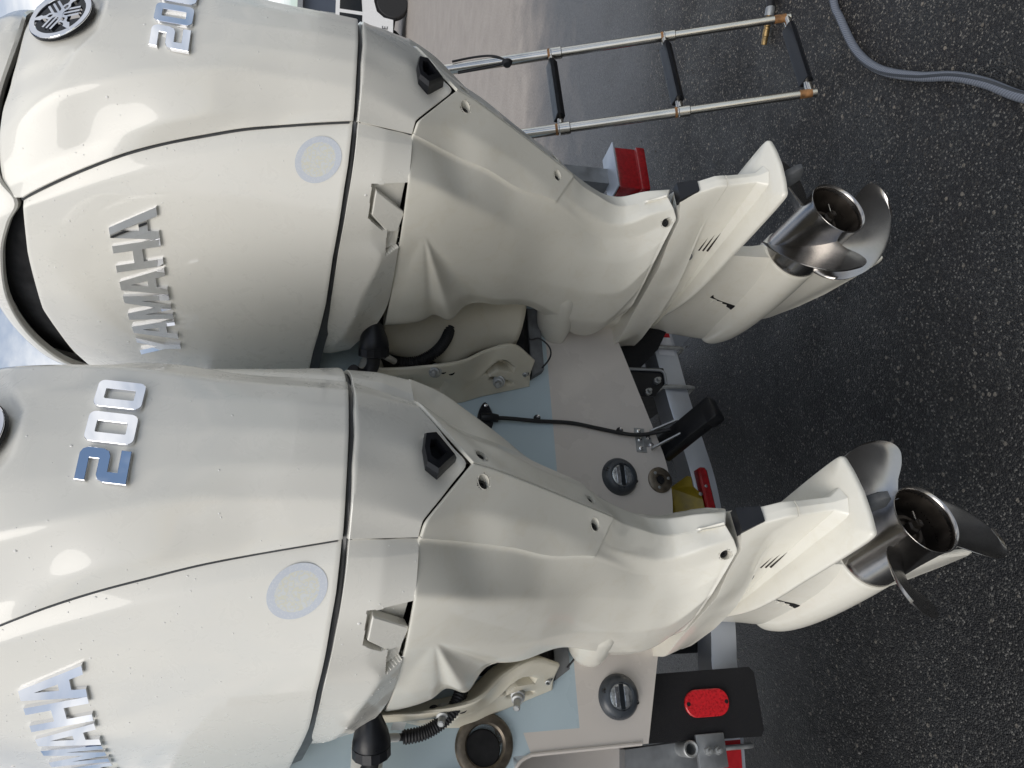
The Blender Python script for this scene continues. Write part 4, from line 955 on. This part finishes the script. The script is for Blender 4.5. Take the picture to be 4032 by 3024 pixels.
for (x, z) in ((.631, 1.093), (.620, .853)):
    kid(lathe('cable_clip', [(0, .0085), (.006, .0085), (.011, .006), (.012, .0005)], on_tr(x + .009, z, 0), tn, 'rubber', None, 14))
    kid(lathe('clip_screw', [(.011, .0042), (.0135, .004), (.0145, .0003)], on_tr(x + .010, z, 0), tn, 'chrome', None, 12))
cv = prism('cable_cover', [(.045 * math.cos(a) * (1 if abs(math.sin(a)) < 2 else 1) * .95, .0215 * math.sin(a) * (1 - .35 * abs(math.cos(a)))) for a in np.linspace(0, 2 * math.pi, 32, endpoint=False)], None, .010, 'black_plastic', None, lambda a, b_, h: on_tr(.625 + a * .95, 1.232 + b_, h), bev=.003); kid(cv)
kid(tube('cover_boss', [on_tr(.625, 1.245, .008), on_tr(.625, 1.225, .012), on_tr(.625, 1.203, .011)], [.010, .012, .010], 'black_plastic', None, 16))
for sx in (-.031, .031): kid(lathe('screw', [(.009, .0046), (.0115, .0044), (.0128, .0005)], on_tr(.625 + sx, 1.232), tn, 'chrome', None, 12))
tag(td, 'black sonar transducer and its cable on the transom between the motors', 'transducer')
# ================================================================== LADDER
ld = empty('boarding_ladder', (1.7, 1.41, .28))
def lk(o): o.location = Vector(o.location) - Vector(ld.location); o.parent = ld; return o
def rail(x, z): return np.array([x, 1.413 + (z - .297) * .385, z])
XA, XB = 1.855, 1.555
for x, zt, zb in ((XA, 1.30, .275), (XB, 1.30, .262)):
    for z0_, z1_, r_ in ((zt, .945, .0165), (.955, .615, .0142), (.625, zb, .0122)):
        lk(tube('rail', [rail(x, z0_ + (z1_ - z0_) * q) for q in np.linspace(0, 1, 6)], r_, 'stainless_rail', None, 20))
    for zc, r_ in ((.945, .0185), (.615, .0162)):
        lk(tube('collar', [rail(x, zc + .016), rail(x, zc + .014), rail(x, zc - .014), rail(x, zc - .016)], [r_ - .002, r_, r_, r_ - .002], 'stainless_rail', None, 20))
        lk(tube('rust_stain', [rail(x, zc + .019), rail(x, zc + .026)], [r_ - .0008, r_ - .0017], 'rust', None, 20, cap=False))
    lk(tube('rust_stain', [rail(x, zb + .012), rail(x, zb + .045)], .01235, 'rust', None, 20, cap=False))
for zc, r_ in ((.962, .011), (.632, .0125), (.285, .014)):
    a, b_ = rail(XA, zc), rail(XB, zc - .008)
    lk(tube('rung', [a, b_], r_ * .85, 'stainless_rail', None, 16))
    P0, P1 = a + (b_ - a) * .13, a + (b_ - a) * .87
    R_ = []
    for q in (0, .01, .99, 1):
        c = P0 + (P1 - P0) * q; k = .9 if q in (0, 1) else 1
        R_.append([c + np.array([0, dy * k, dz * k]) for dy, dz in ((-.024, .004), (-.023, .014), (-.012, .0150), (.0, .0135), (.012, .0150), (.020, .014), (.021, .004), (.012, -.013), (-.012, -.013))])
    lk(loft('tread', R_, 'black_plastic', None, sharp=25))
lk(tube('strap', spl([rail(XA, 1.26) + [.012, -.02, 0], rail(XA, 1.20) + [.024, -.012, 0], rail(XA, 1.15) + [.019, -.014, 0], rail(XA, 1.12) + [.0, -.020, 0], rail(XA, 1.10) + [-.018, -.012, 0], rail(XA, 1.16) + [-.022, -.006, 0], rail(XA, 1.24) + [-.020, .0, 0]], 40), .0035, 'rubber', None, 8))
lk(tube('strap_knob', [rail(XA, 1.095) + [-.018, -.012, .0], rail(XA, 1.095) + [-.030, -.012, .0]], [.017, .012], 'rubber', None, 20))
tag(ld, 'stainless steel boarding ladder with black treads hanging at the right', 'ladder')
# ================================================================== TRAILER
tr = empty('boat_trailer', (.3, 1.85, .0))
def tk(o): o.location = Vector(o.location) - Vector(tr.location); o.parent = tr; return o
bz = lambda x: float(np.interp(x, [-1.0, -.5, .05, .30, .52, .75, 1.05, 1.25], [.655, .625, .562, .535, .536, .575, .610, .655]))
xsb = np.r_[np.linspace(-1.0, .05, 14), np.linspace(.08, 1.05, 40), np.linspace(1.1, 1.25, 4)]
zz_ = smooth_ax(np.array([bz(x) for x in xsb])[:, None], 0, 5)[:, 0]
R_ = []
for x, z in zip(xsb, zz_):
    R_.append([(x, 1.85, z), (x, 1.85, z + .002), (x, 1.85, z + .066), (x, 1.852, z + .070), (x, 1.93, z + .070), (x, 1.93, z)])
tk(loft('crossbeam', R_, 'aluminium', None, sharp=30))
def tape(x0, x1, mat):
    n_ = 6; V = []; F_ = []
    for q in np.linspace(x0, x1, n_):
        zc = float(np.interp(q, xsb, zz_)); V += [(q, 1.8478, zc + .010), (q, 1.8478, zc + .060)]
    F_ = [(2 * i, 2 * i + 2, 2 * i + 3, 2 * i + 1) for i in range(n_ - 1)]; tk(mesh_obj('reflective_tape', V, F_, mat, None, smooth=False))
for x0, x1, mt_ in ((-.135, -.08, 'white_tape'), (-.335, -.135, 'red_tape'), (-.53, -.335, 'white_tape'), (.965, 1.10, 'red_tape'), (.905, .965, 'white_tape')): tape(x0, x1, mt_)
def carpet_bunk(name, cx, cy, ztop, zbot, hw, ax_, lab=None):
    c = np.array([(cx - hw, ztop), (cx + hw, ztop), (cx + hw + .004, zbot + .012), (cx + hw - .01, zbot), (cx - hw + .008, zbot), (cx - hw - .006, zbot + .01)])
    R_ = [[(x, cy + d, z + d * .05) for x, z in c] for d in (0, .004, .05, .055)]
    o = tk(loft(name, R_, 'carpet', None, sharp=30)); return o
carpet_bunk('carpet_post', -.049, 1.80, .90, .552, .074, 0)
P2 = roundrect(.116, .062, .0305, 8)
tk(prism('red_reflector', P2, None, .007, 'red_reflector', None, lambda a, b_, h: (-.046 + b_ * 1.0, 1.7995 - h, .694 + a * 1.0 + b_ * -.03), bev=.002))
for dz in (-.050, .050): tk(lathe('screw_hole', [(0, .0052), (.0082, .0048), (.0084, .0005)], (-.046, 1.7995, .694 + dz), (0, -1, 0), 'black_void', None, 14))
# starboard bunk, running up to the hull
pts = [(.822, .765), (.860, .80), (.955, .80), (.985, .72), (.958, .645), (.90, .68)]
R_ = [[(x, 1.80 + d, z) for x, z in pts] for d in (0, .06, 1.2)]
tk(loft('carpet_bunk', R_, 'carpet', None, sharp=30))
# bracket angle, U bolts and their nuts
pl = [(.838, .79), (.838, .675), (.80, .668), (.752, .712), (.745, .79)]
tk(loft('bunk_bracket', [[(x, 1.795 + d, z) for x, z in pl] for d in (0, .008)], 'black_plastic', None, sharp=30))
tk(tube('bracket_flange', [(.829, 1.79, .80), (.829, 1.79, .690), (.824, 1.79, .679), (.815, 1.79, .676), (.785, 1.79, .676)], .0045, 'grey_metal', None, 8))
def nut(p, r=.0105): 
    tk(lathe('nut', [(0, r), (.010, r), (.0105, r * .8)], p, (0, -1, 0), 'galvanised', None, 6, sharp=20)); tk(lathe('bolt', [(0, .0055), (.022, .0053), (.0225, .003)], p, (0, -1, 0), 'galvanised', None, 12))
for p in ((.795, 1.794, .703), (.760, 1.794, .735)): nut(p)
for xu in (.800, .926, -.150, -.118):
    zc = float(np.interp(xu, xsb, zz_)); tk(tube('u_bolt', [(xu, 1.875, zc + .085), (xu, 1.842, zc + .083), (xu, 1.838, zc + .06), (xu, 1.838, zc + .0), (xu, 1.842, zc - .016), (xu, 1.88, zc - .018)], .0062, 'galvanised', None, 10))
# port bracket with nuts, steel tube end
tk(box('bunk_bracket', (-.150, 1.80, .70), (.075, .012, .075), 'grey_metal', None, bev=.003))
for p in ((-.150, 1.794, .688), (-.150, 1.794, .712)): nut(p, .0095)
rg_ = loft('pipe_end', lathe_pts([(-.1, .019), (.0, .019), (.002, .017), (.0, .0125), (-.05, .012)], (-.142, 1.79, .755), (0, -1, 0), 28), 'galvanised', None, cap=False); tk(rg_)
tk(loft('bunk_riser', [[(-.125, 1.84 + d, .66), (-.135, 1.84 + d, .90), (-.30, 1.84 + d, .92), (-.30, 1.84 + d, .66)] for d in (0, .04)], 'grey_metal', None, sharp=30))
tk(loft('bunk_riser', [[(.075, 1.94 + d, .55), (.075, 1.94 + d, .82), (.30, 1.94 + d, .78), (.30, 1.94 + d, .55)] for d in (0, .05)], 'carpet', None, sharp=30))
# long red marker light with amber guard on the beam
ml = [(.553, .600), (.548, .608), (.540, .608), (.30, .590), (.30, .562), (.543, .580), (.552, .586)]
rl = tk(prism('marker_light', [(x, z - .006) for x, z in ml][::-1], None, .028, 'red_lens', None, lambda a, b_, h: (a, 1.8485 - h, b_), bev=.005))
tk(lathe('screw', [(0, .0048), (.003, .0045), (.004, .0005)], (.497, 1.820, .589), (0, -1, 0), 'chrome', None, 12))
ag = [(.527, .622), (.531, .632), (.505, .672), (.30, .668), (.30, .590), (.462, .598), (.482, .603), (.500, .622)]
tk(prism('amber_guard', [(x, z) for x, z in ag][::-1], None, .018, 'amber_plastic', None, lambda a, b_, h: (a, 1.845 - h - max(0, b_ - .625) * -.9, b_), bev=.003))
tk(lathe('screw', [(0, .006), (.004, .0055), (.005, .0005)], (.476, 1.826, .607), (0, -1, 0), 'chrome', None, 12))
# tail light on its post at the starboard end of the trailer
yl = 2.05; px_ = 1.735
tk(loft('light_post', [[(px_ - .033, yl + .02, z), (px_ + .033, yl + .02, z), (px_ + .033, yl + .028, z), (px_ - .025, yl + .028, z), (px_ - .025, yl + .08, z), (px_ - .033, yl + .08, z)] for z in (.635, 1.05)], 'grey_metal', None, sharp=20))
cx_ = 1.735; lb_ = tk(box('tail_light', (cx_, yl, .565), (.180, .075, .120), 'red_lens', None, bev=.008))
tk(box('tail_light_rim', (cx_, yl - .006, .525), (.186, .080, .036), 'red_lens', None, bev=.006))
for i in range(4):
    for j in range(3): lathe('led', [(0, .010), (.003, .009), (.005, .004), (.0045, .0005)], (cx_ - .063 + i * .042 - tr.location.x, yl - .0375 - tr.location.y, .555 + j * .027), (0, -1, 0), 'red_lens', lb_, 12)
pt = tk(box('diamond_plate', (cx_, yl + .0, .633), (.196, .105, .006), 'aluminium', None, bev=.001))
for i in range(7):
    for j in range(4):
        a = .7 if (i + j) % 2 else -.7
        bx3 = box('plate_ridge', (cx_ - .081 + i * .027 - tr.location.x, yl - .036 + j * .024 - tr.location.y, .6375), (.017, .0045, .004), 'aluminium', pt, rot=Matrix.Rotation(a, 3, 'Z'), bev=.0012, seg=1)
        # rotation is about the world origin of the piece before the shift, so each ridge turns on its own centre
for sx in (-.55, 1.18):
    tk(loft('frame_rail', [[(sx - .04, y, .36), (sx + .04, y, .36), (sx + .04, y, .50), (sx - .04, y, .50)] for y in (2.0, 7.5)], 'aluminium', None, sharp=20))
    for yw in (3.2, 4.1):
        tk(loft('wheel', lathe_pts([(-.10, .20), (-.10, .31), (-.07, .335), (.07, .335), (.10, .31), (.10, .20), (.06, .19), (.06, .04)], (sx + (.16 if sx > 0 else -.16), yw, .335), (1, 0, 0), 36), 'tyre', None))
tag(tr, 'aluminium boat trailer with red lights and black carpeted bunks under the stern', 'trailer')
# ================================================================== HOSES ON THE GROUND
hp = spl([(2.35, 1.44, .0135), (2.073, 1.481, .0135), (1.984, 1.477, .0135), (1.819, 1.455, .0135), (1.682, 1.396, .0135), (1.548, 1.289, .0135), (1.449, 1.189, .0135), (1.354, 1.116, .0135), (1.242, 1.046, .0135), (1.10, .93, .0135), (1.0, .78, .0135)], 220)
def hose_mat():
    m, t, b = new_mat('hose_braid'); uv = t.nodes.new('ShaderNodeTexCoord'); wv_ = t.nodes.new('ShaderNodeTexWave'); wv_.inputs['Scale'].default_value = 1.0; wv_.wave_type = 'BANDS'; wv_.bands_direction = 'DIAGONAL'
    mp = t.nodes.new('ShaderNodeMapping'); mp.inputs['Scale'].default_value = (70, 4, 1); t.links.new(uv.outputs['UV'], mp.inputs[0]); t.links.new(mp.outputs[0], wv_.inputs['Vector'])
    sp = t.nodes.new('ShaderNodeSeparateXYZ'); t.links.new(uv.outputs['UV'], sp.inputs[0])
    st = ramp(t, sp.outputs[1], [(.0, (0, 0, 0)), (.64, (0, 0, 0)), (.65, (1, 1, 1)), (.745, (1, 1, 1)), (.755, (0, 0, 0))]); st.color_ramp.interpolation = 'LINEAR'
    base = ramp(t, wv_.outputs['Fac'], [(.35, (.10, .112, .14)), (.6, (.18, .195, .23))])
    mx_ = t.nodes.new('ShaderNodeMixRGB'); mx_.inputs[2].default_value = (.03, .033, .04, 1); t.links.new(st.outputs[0], mx_.inputs[0]); t.links.new(base.outputs[0], mx_.inputs[1]); t.links.new(mx_.outputs[0], b.inputs['Base Color']); b.inputs['Roughness'].default_value = .45
    bump(t, b, wv_.outputs['Fac'], .4, .001)
hose_mat()
path, T_, N_, B_ = frames(hp); kk = 24; V = []; uvs = []
Ls = np.r_[0, np.cumsum(np.linalg.norm(np.diff(path, axis=0), axis=1))]
for i in range(len(path)):
    for j in range(kk + 1):
        a = 2 * math.pi * j / kk + .9 * math.sin(Ls[i] * 3.0); V.append(path[i] + .0132 * (math.cos(a) * N_[i] + math.sin(a) * B_[i])); uvs.append((Ls[i], j / kk))
ho = mesh_obj('garden_hose', V, grid_faces(len(path), kk + 1, 0), 'hose_braid'); ul = ho.data.uv_layers.new(name='UVMap')
for p in ho.data.polygons:
    for li in p.loop_indices: ul.data[li].uv = uvs[ho.data.loops[li].vertex_index]
tag(ho, 'grey braided hose with a black stripe snaking over the asphalt', 'hose')
nz_ = empty('hose_nozzle', (2.32, 1.775, 0))
def nk(o): o.location = Vector(o.location) - Vector(nz_.location); o.parent = nz_; return o
q0, q1, q2 = np.array([2.62, 1.66, .016]), np.array([2.355, 1.764, .016]), np.array([2.262, 1.848, .014])
nk(tube('rubber_end', [np.array([3.2, 1.55, .016]), q0, (q0 + q1) / 2, q1], .0150, 'rubber', None, 16))
nk(tube('ferrule', [q1 + (q0 - q1) * .02, q1, q1 + (q2 - q1) * .18], [.017, .018, .017], 'galvanised', None, 18))
nk(tube('brass_tip', [q1 + (q2 - q1) * t_ for t_ in (.18, .30, .32, .48, .50, .56, .58, .76, .78, .82, .84, 1.0)], [.010, .0105, .0125, .0125, .0105, .0105, .0125, .0125, .0105, .0105, .0115, .0108], 'brass', None, 16, sharp=25))
tag(nz_, 'brass hose nozzle with a black rubber end lying behind the ladder foot', 'nozzle')
# ================================================================== PARKED VEHICLE AND SHED FAR OFF
tv = empty('parked_truck', (0, 0, 0))
def veh_side(prof, y0, y1, mat, name, par, bev=0):
    return prism(name, prof, None, y1 - y0, mat, par, lambda a, b_, h: (a, y0 + h, b_), bev=bev)
body = [(-2.6, .42), (-2.62, .75), (-2.5, .98), (-1.35, 1.10), (-.75, 1.72), (-.45, 1.80), (1.9, 1.80), (2.35, 1.15), (2.42, .5), (2.30, .40), (1.95, .40), (1.92, .60), (1.78, .78), (1.5, .86), (1.22, .78), (1.08, .6), (1.05, .36), (-1.15, .36), (-1.18, .6), (-1.32, .78), (-1.6, .86), (-1.88, .78), (-2.02, .6), (-2.05, .42)]
veh_side(body[::-1], -.92, .92, 'car_white', 'body', tv, bev=.05)
for wx in (-1.6, 1.5):
    for sy in (-1, 1):
        wh = loft('wheel', lathe_pts([(-.10, .27), (-.10, .37), (-.07, .395), (.07, .395), (.10, .37), (.10, .27)], (wx, sy * .84, .395), (0, 1, 0), 40), 'tyre', tv)
        rm = lathe('rim', [(.0, .27), (.03, .255), (.02, .06), (.045, .05), (.05, .001)], (wx, sy * .86, .395), (0, sy, 0), 'wheel_silver', wh, 36)
        for k in range(6):
            a = math.radians(60 * k); c = np.array([wx + .16 * math.cos(a), sy * .895, .395 + .16 * math.sin(a)])
            tube('spoke', [np.array([wx + .05 * math.cos(a), sy * .905, .395 + .05 * math.sin(a)]), c, np.array([wx + .26 * math.cos(a), sy * .89, .395 + .26 * math.sin(a)])], [.035, .028, .034], 'wheel_silver', wh, 8)
        loft('wheel_arch', [[(wx + .44 * math.cos(a), sy * d, .40 + .44 * math.sin(a)) for a in np.linspace(0, math.pi, 20)] + [(wx - .44, sy * d, .3), (wx + .44, sy * d, .3)] for d in (.5, .915)], 'black_void', tv)
for wn_, pr_ in (('side_window', [(-1.05, 1.14), (-.58, 1.66), (-.42, 1.70), (.15, 1.70), (.15, 1.14)]), ('side_window', [(.25, 1.14), (.25, 1.70), (1.05, 1.70), (1.05, 1.14)]), ('side_window', [(1.15, 1.14), (1.15, 1.70), (1.80, 1.70), (2.10, 1.22)])):
    for sy in (-1, 1): prism(wn_, pr_, None, .012, 'dark_glass', tv, lambda a, b_, h, sy=sy: (a, sy * (.915 + h), b_))
prism('rear_window', [(-.62, 1.22), (-.55, 1.70), (.55, 1.70), (.62, 1.22)], None, .012, 'dark_glass', tv, lambda a, b_, h: (2.43 - (b_ - 1.1) * .68 + h, a, b_))
def text(s, size, place, par, shear=0.0):
    cu = bpy.data.curves.new('txt', 'FONT'); cu.body = s; cu.size = size; cu.shear = shear; cu.resolution_u = 3
    o = bpy.data.objects.new('txt', cu); COL.objects.link(o); dg_ = bpy.context.evaluated_depsgraph_get(); me = bpy.data.meshes.new_from_object(o.evaluated_get(dg_))
    bpy.data.objects.remove(o); me.transform(place); me.materials.clear(); me.materials.append(MATS['dark_print'])
    q = bpy.data.objects.new('lettering', me); COL.objects.link(q); q.parent = par; return q
for sgn in (1,):
    mp_ = Matrix.Translation((.10, -.933, .80)) @ Matrix.Rotation(math.pi / 2, 4, 'X'); text('SSS', .34, mp_, tv, .35)
    mp_ = Matrix.Translation((-.62, -.933, .50)) @ Matrix.Rotation(math.pi / 2, 4, 'X'); text('BOAT STORAGE', .20, mp_, tv)
yawt = math.atan2(-.388, .921); wc = np.array([16.55, 14.02])
tv.rotation_euler = (0, 0, yawt + .12); off = Matrix.Rotation(yawt + .12, 3, 'Z') @ Vector((1.5, -.92, 0)); tv.location = (wc[0] - off.x, wc[1] - off.y, 0)
tag(tv, 'white vehicle with dark lettering parked far off at the top edge', 'vehicle')
sh = empty('storage_shed', (24, 44, 0))
dirv = Matrix.Rotation(yawt, 4, 'Z')
w_ = box('wall', (0, 0, 2.0), (46, 6, 4.0), 'shed_blue', sh); rf = box('roof', (0, 0, 4.15), (47, 7, .3), 'grey_metal', sh)
for k in range(11): box('shutter', (-20 + k * 4, -3.03, 1.5), (3.2, .05, 3.0), 'galvanised', sh)
sh.rotation_euler = (0, 0, yawt)
tag(sh, 'long dark blue storage shed beyond the parked vehicle', 'shed')
# ================================================================== BRACKETS, CABLES AND SMALL PARTS OF EACH MOTOR
def loc(s, p):
    R_, t_ = ENG[s]; return (np.asarray(p, float) - (t_ + [0, 0, HC])) @ R_
SW1 = [[0.791, 1.6, 1.484], [0.819, 1.6, 1.458], [0.841, 1.6, 1.414], [0.871, 1.6, 1.342], [0.888, 1.6, 1.236], [0.9, 1.6, 1.127]]
SW2 = [[0.789, 1.655, 1.473], [0.779, 1.655, 1.44], [0.772, 1.655, 1.369], [0.762, 1.655, 1.314], [0.803, 1.655, 1.241], [0.827, 1.655, 1.146]]
base_ = np.array([(.685, 1.605, 1.546), (.679, 1.62, 1.476), (.667, 1.633, 1.417), (.661, 1.64, 1.382), (.66, 1.656, 1.307), (.686, 1.671, 1.236), (.728, 1.698, 1.108)])
base_ = np.array([(*trcv(p[0], p[2])[:1], ty(trcv(p[0], p[2])[1]), trcv(p[0], p[2])[1]) for p in base_])
fold_ = np.array([(.69, 1.58, 1.547), (.69, 1.572, 1.465), (.692, 1.563, 1.403), (.695, 1.587, 1.325), (.71, 1.622, 1.265), (.752, 1.60, 1.206), (.748, 1.674, 1.112)])
ridge_ = np.array([(.70, 1.565, 1.547), (.70, 1.560, 1.465), (.70, 1.545, 1.404), (.715, 1.537, 1.311), (.76, 1.565, 1.243), (.785, 1.580, 1.172), (.775, 1.642, 1.105)])
in_ = ridge_ + np.array([.015, .10, 0])
for s, root, dx in (('L', engL, -.72), ('R', engR, 0.0)):
    sh_ = np.array([dx, 0, 0]); f = lambda p: loc(s, np.asarray(p, float) + sh_)
    rows = np.stack([spl(q, 150) for q in (base_, (base_ * .4 + fold_ * .6), fold_, ridge_, in_)], 1)
    G = np.concatenate([lin(r, 81)[None] for r in rows]); G = smooth_ax(G, 1, 6)
    nG = grid_normals(G); nG = nG if nG[60, 30, 0] < 0 else -nG; D_ = np.zeros(G.shape[:2])
    ii, jj = np.meshgrid(np.arange(G.shape[0]), np.arange(G.shape[1]), indexing='ij')
    for pg, dp in (([(.7224, 1.6184, 1.2406), (.7511, 1.601, 1.2067), (.7562, 1.6085, 1.1859), (.7517, 1.6334, 1.1599), (.7395, 1.6469, 1.1642), (.7347, 1.6273, 1.2013), (.7217, 1.6288, 1.2253)], .035), ([(.7184, 1.635, 1.2228), (.7203, 1.6367, 1.2168), (.7255, 1.6721, 1.1542), (.7199, 1.6785, 1.1556), (.7134, 1.6458, 1.2172)], .02), ([(.682, 1.5926, 1.4259), (.6864, 1.5782, 1.4164), (.6881, 1.5986, 1.3353), (.6657, 1.6398, 1.3398), (.6685, 1.6281, 1.4131)], .010)):
        q_ = np.array([np.unravel_index(np.argmin(((G[:, :62] - np.array(p)) ** 2).sum(2)), (G.shape[0], 62)) for p in pg], float)
        r = np.zeros(ii.shape, bool); j0 = len(q_) - 1
        for i0 in range(len(q_)):
            (xi, yi), (xj, yj) = q_[i0], q_[j0]; r ^= ((yi > jj) != (yj > jj)) & (ii < (xj - xi) * (jj - yi) / (yj - yi + 1e-9) + xi); j0 = i0
        D_ = np.maximum(D_, r * dp)
    D_ = smooth_ax(smooth_ax(D_[..., None], 0, 1), 1, 1)[..., 0]; G = G - nG * D_[..., None]
    cb = sheet('clamp_bracket', np.array([[f(p) for p in r] for r in G]), 'bracket_paint', root, flip=True)
    sol = cb.modifiers.new('thick', 'SOLIDIFY'); sol.thickness = .008; sol.offset = 0
    # swivel bracket: broad smooth casting inboard of the clamp
    sw1 = np.array(SW1); sw2 = np.array(SW2)
    sw0 = sw1 + np.array([.07, -.02, 0.0]); sw3 = sw2 + np.array([.012, .03, 0])
    rows = np.stack([spl(q, 40) for q in (sw0, sw1, sw1 * .5 + sw2 * .5 + [-.012, 0, 0], sw2, sw3)], 1)
    G = np.concatenate([lin(r, 25)[None] for r in rows]); G = smooth_ax(G, 1, 4)
    sb = sheet('swivel_bracket', np.array([[f(p) for p in r] for r in G]), 'bracket_paint', root)
    sol = sb.modifiers.new('thick', 'SOLIDIFY'); sol.thickness = .01; sol.offset = 0
    mesh_obj('bracket_gap_shade', [f(p) for p in [(.74, 1.66, 1.52), (.98, 1.66, 1.52), (.98, 1.65, 1.5), (.74, 1.655, 1.48), (.78, 1.69, 1.10), (.96, 1.69, 1.10), (.96, 1.66, 1.12), (.79, 1.67, 1.12)]], [(0, 1, 2, 3), (4, 5, 6, 7), (0, 1, 5, 4), (1, 2, 6, 5), (2, 3, 7, 6), (3, 0, 4, 7)], 'black_void', root, smooth=False)  # black slab added behind the brackets, giving the shade in their gap
    gp = [(.745, 1.675, 1.103), (.94, 1.675, 1.103), (.94, 1.70, 1.103), (.742, 1.70, 1.103), (.765, 1.675, 1.070), (.94, 1.675, 1.070), (.94, 1.707, 1.070), (.765, 1.707, 1.070)]
    mesh_obj('spacer_plate', [f(p) for p in gp], [(0, 1, 2, 3), (7, 6, 5, 4), (0, 4, 5, 1), (1, 5, 6, 2), (2, 6, 7, 3), (3, 7, 4, 0)], 'anode', root, smooth=False)
    Rw = ENG[s][0]; dirl = lambda v: np.asarray(v, float) @ Rw
    # bolt row on the clamp and the big bolts in their slots
    for (x, y, z), r_ in (((.6995, 1.5525, 1.387), .0085), ((.6985, 1.558, 1.350), .0085), ((.6992, 1.5662, 1.3300), .0085), ((.7473, 1.6661, 1.1236), .0095)):
        lathe('adjust_hole', [(-.01, r_), (.0015, r_), (.002, r_ * .9), (.0018, .0005)], f((x, y, z)), dirl((-.75, -.62, -.1)), 'black_void', root, 18)
    for (x, y, z), ln, r_ in (((.6965, 1.5575, 1.369), .030, .0120), ((.7177, 1.654, 1.1966), .038, .0120), ((.748, 1.668, 1.1236), .008, .006)):
        bo = lathe('mount_bolt', [(-.01, r_ * 1.3), (.004, r_ * 1.3), (.005, r_), (.014, r_), (.015, r_ * .62), (ln, r_ * .6), (ln + .002, r_ * .4)], f((x, y, z)), dirl((-.62, -.74, .28)), 'galvanised', root, 18, sharp=25)
    cp = spl([f(p) for p in ((.842, 1.66, 1.108), (.842, 1.662, 1.10), (.845, 1.660, 1.080), (.826, 1.662, 1.057), (.805, 1.664, 1.052), (.786, 1.668, 1.060), (.768, 1.675, 1.076))], 40)
    tube('earth_wire', cp, .0022, 'rubber', root, 8)
    lb2 = [(.6925, 1.590, 1.462), (.6905, 1.594, 1.436), (.676, 1.618, 1.440), (.678, 1.615, 1.466)]
    mesh_obj('rating_label', [f(np.array(p) + [-.006, -.004, 0]) for p in lb2], [(0, 1, 2, 3)], 'white_label', root, smooth=False)
    # ribbed hose from the apron round to the pan
    hp_ = spl([(-.120, .590, -.078), (-.159, .583, -.074), (-.196, .572, -.062), (-.227, .568, -.042), (-.247, .573, -.016), (-.259, .577, .013), (-.264, .576, .050)], 240)
    rib = .0128 + .0013 * np.sign(np.sin(np.linspace(0, 2 * math.pi * 38, 240))) * np.abs(np.sin(np.linspace(0, 2 * math.pi * 38, 240))) ** .5
    tube('ribbed_hose', hp_, rib, 'rubber', root, 20, sharp=60)
    tube('harness', spl([(-.263, .577, .045), (-.266, .560, .070), (-.272, .525, .092), (-.280, .490, .108)], 16), .0068, 'rubber', root, 12)
    tube('harness_tag', [(-.2652, .566, .062), (-.2705, .534, .086)], .0076, 'white_label', root, 12)
    lathe('grommet', [(-.052, .004), (-.03, .019), (-.005, .029), (.012, .0325), (.020, .0318)], (-.279, .447, .1165), (-.72, .62, -.05), 'black_plastic', root, 28)
    lathe('grommet_cap', [(.018, .029), (.019, .0335), (.036, .0335), (.038, .029), (.040, .012)], (-.279, .447, .1165), (-.72, .62, -.05), 'black_plastic', root, 14, sharp=20)
    tube('cable_elbow', spl([(-.302, .470, .115), (-.322, .490, .116), (-.338, .498, .128), (-.345, .490, .146), (-.345, .472, .160)], 30), .0145, 'rubber', root, 16)
    st_ = lathe('steering_cylinder', [(-.12, .02), (-.11, .030), (.10, .030), (.115, .026), (.12, .014)], (-.36, .60, .118), (1, .1, -.05), 'white_paint', root, 32)
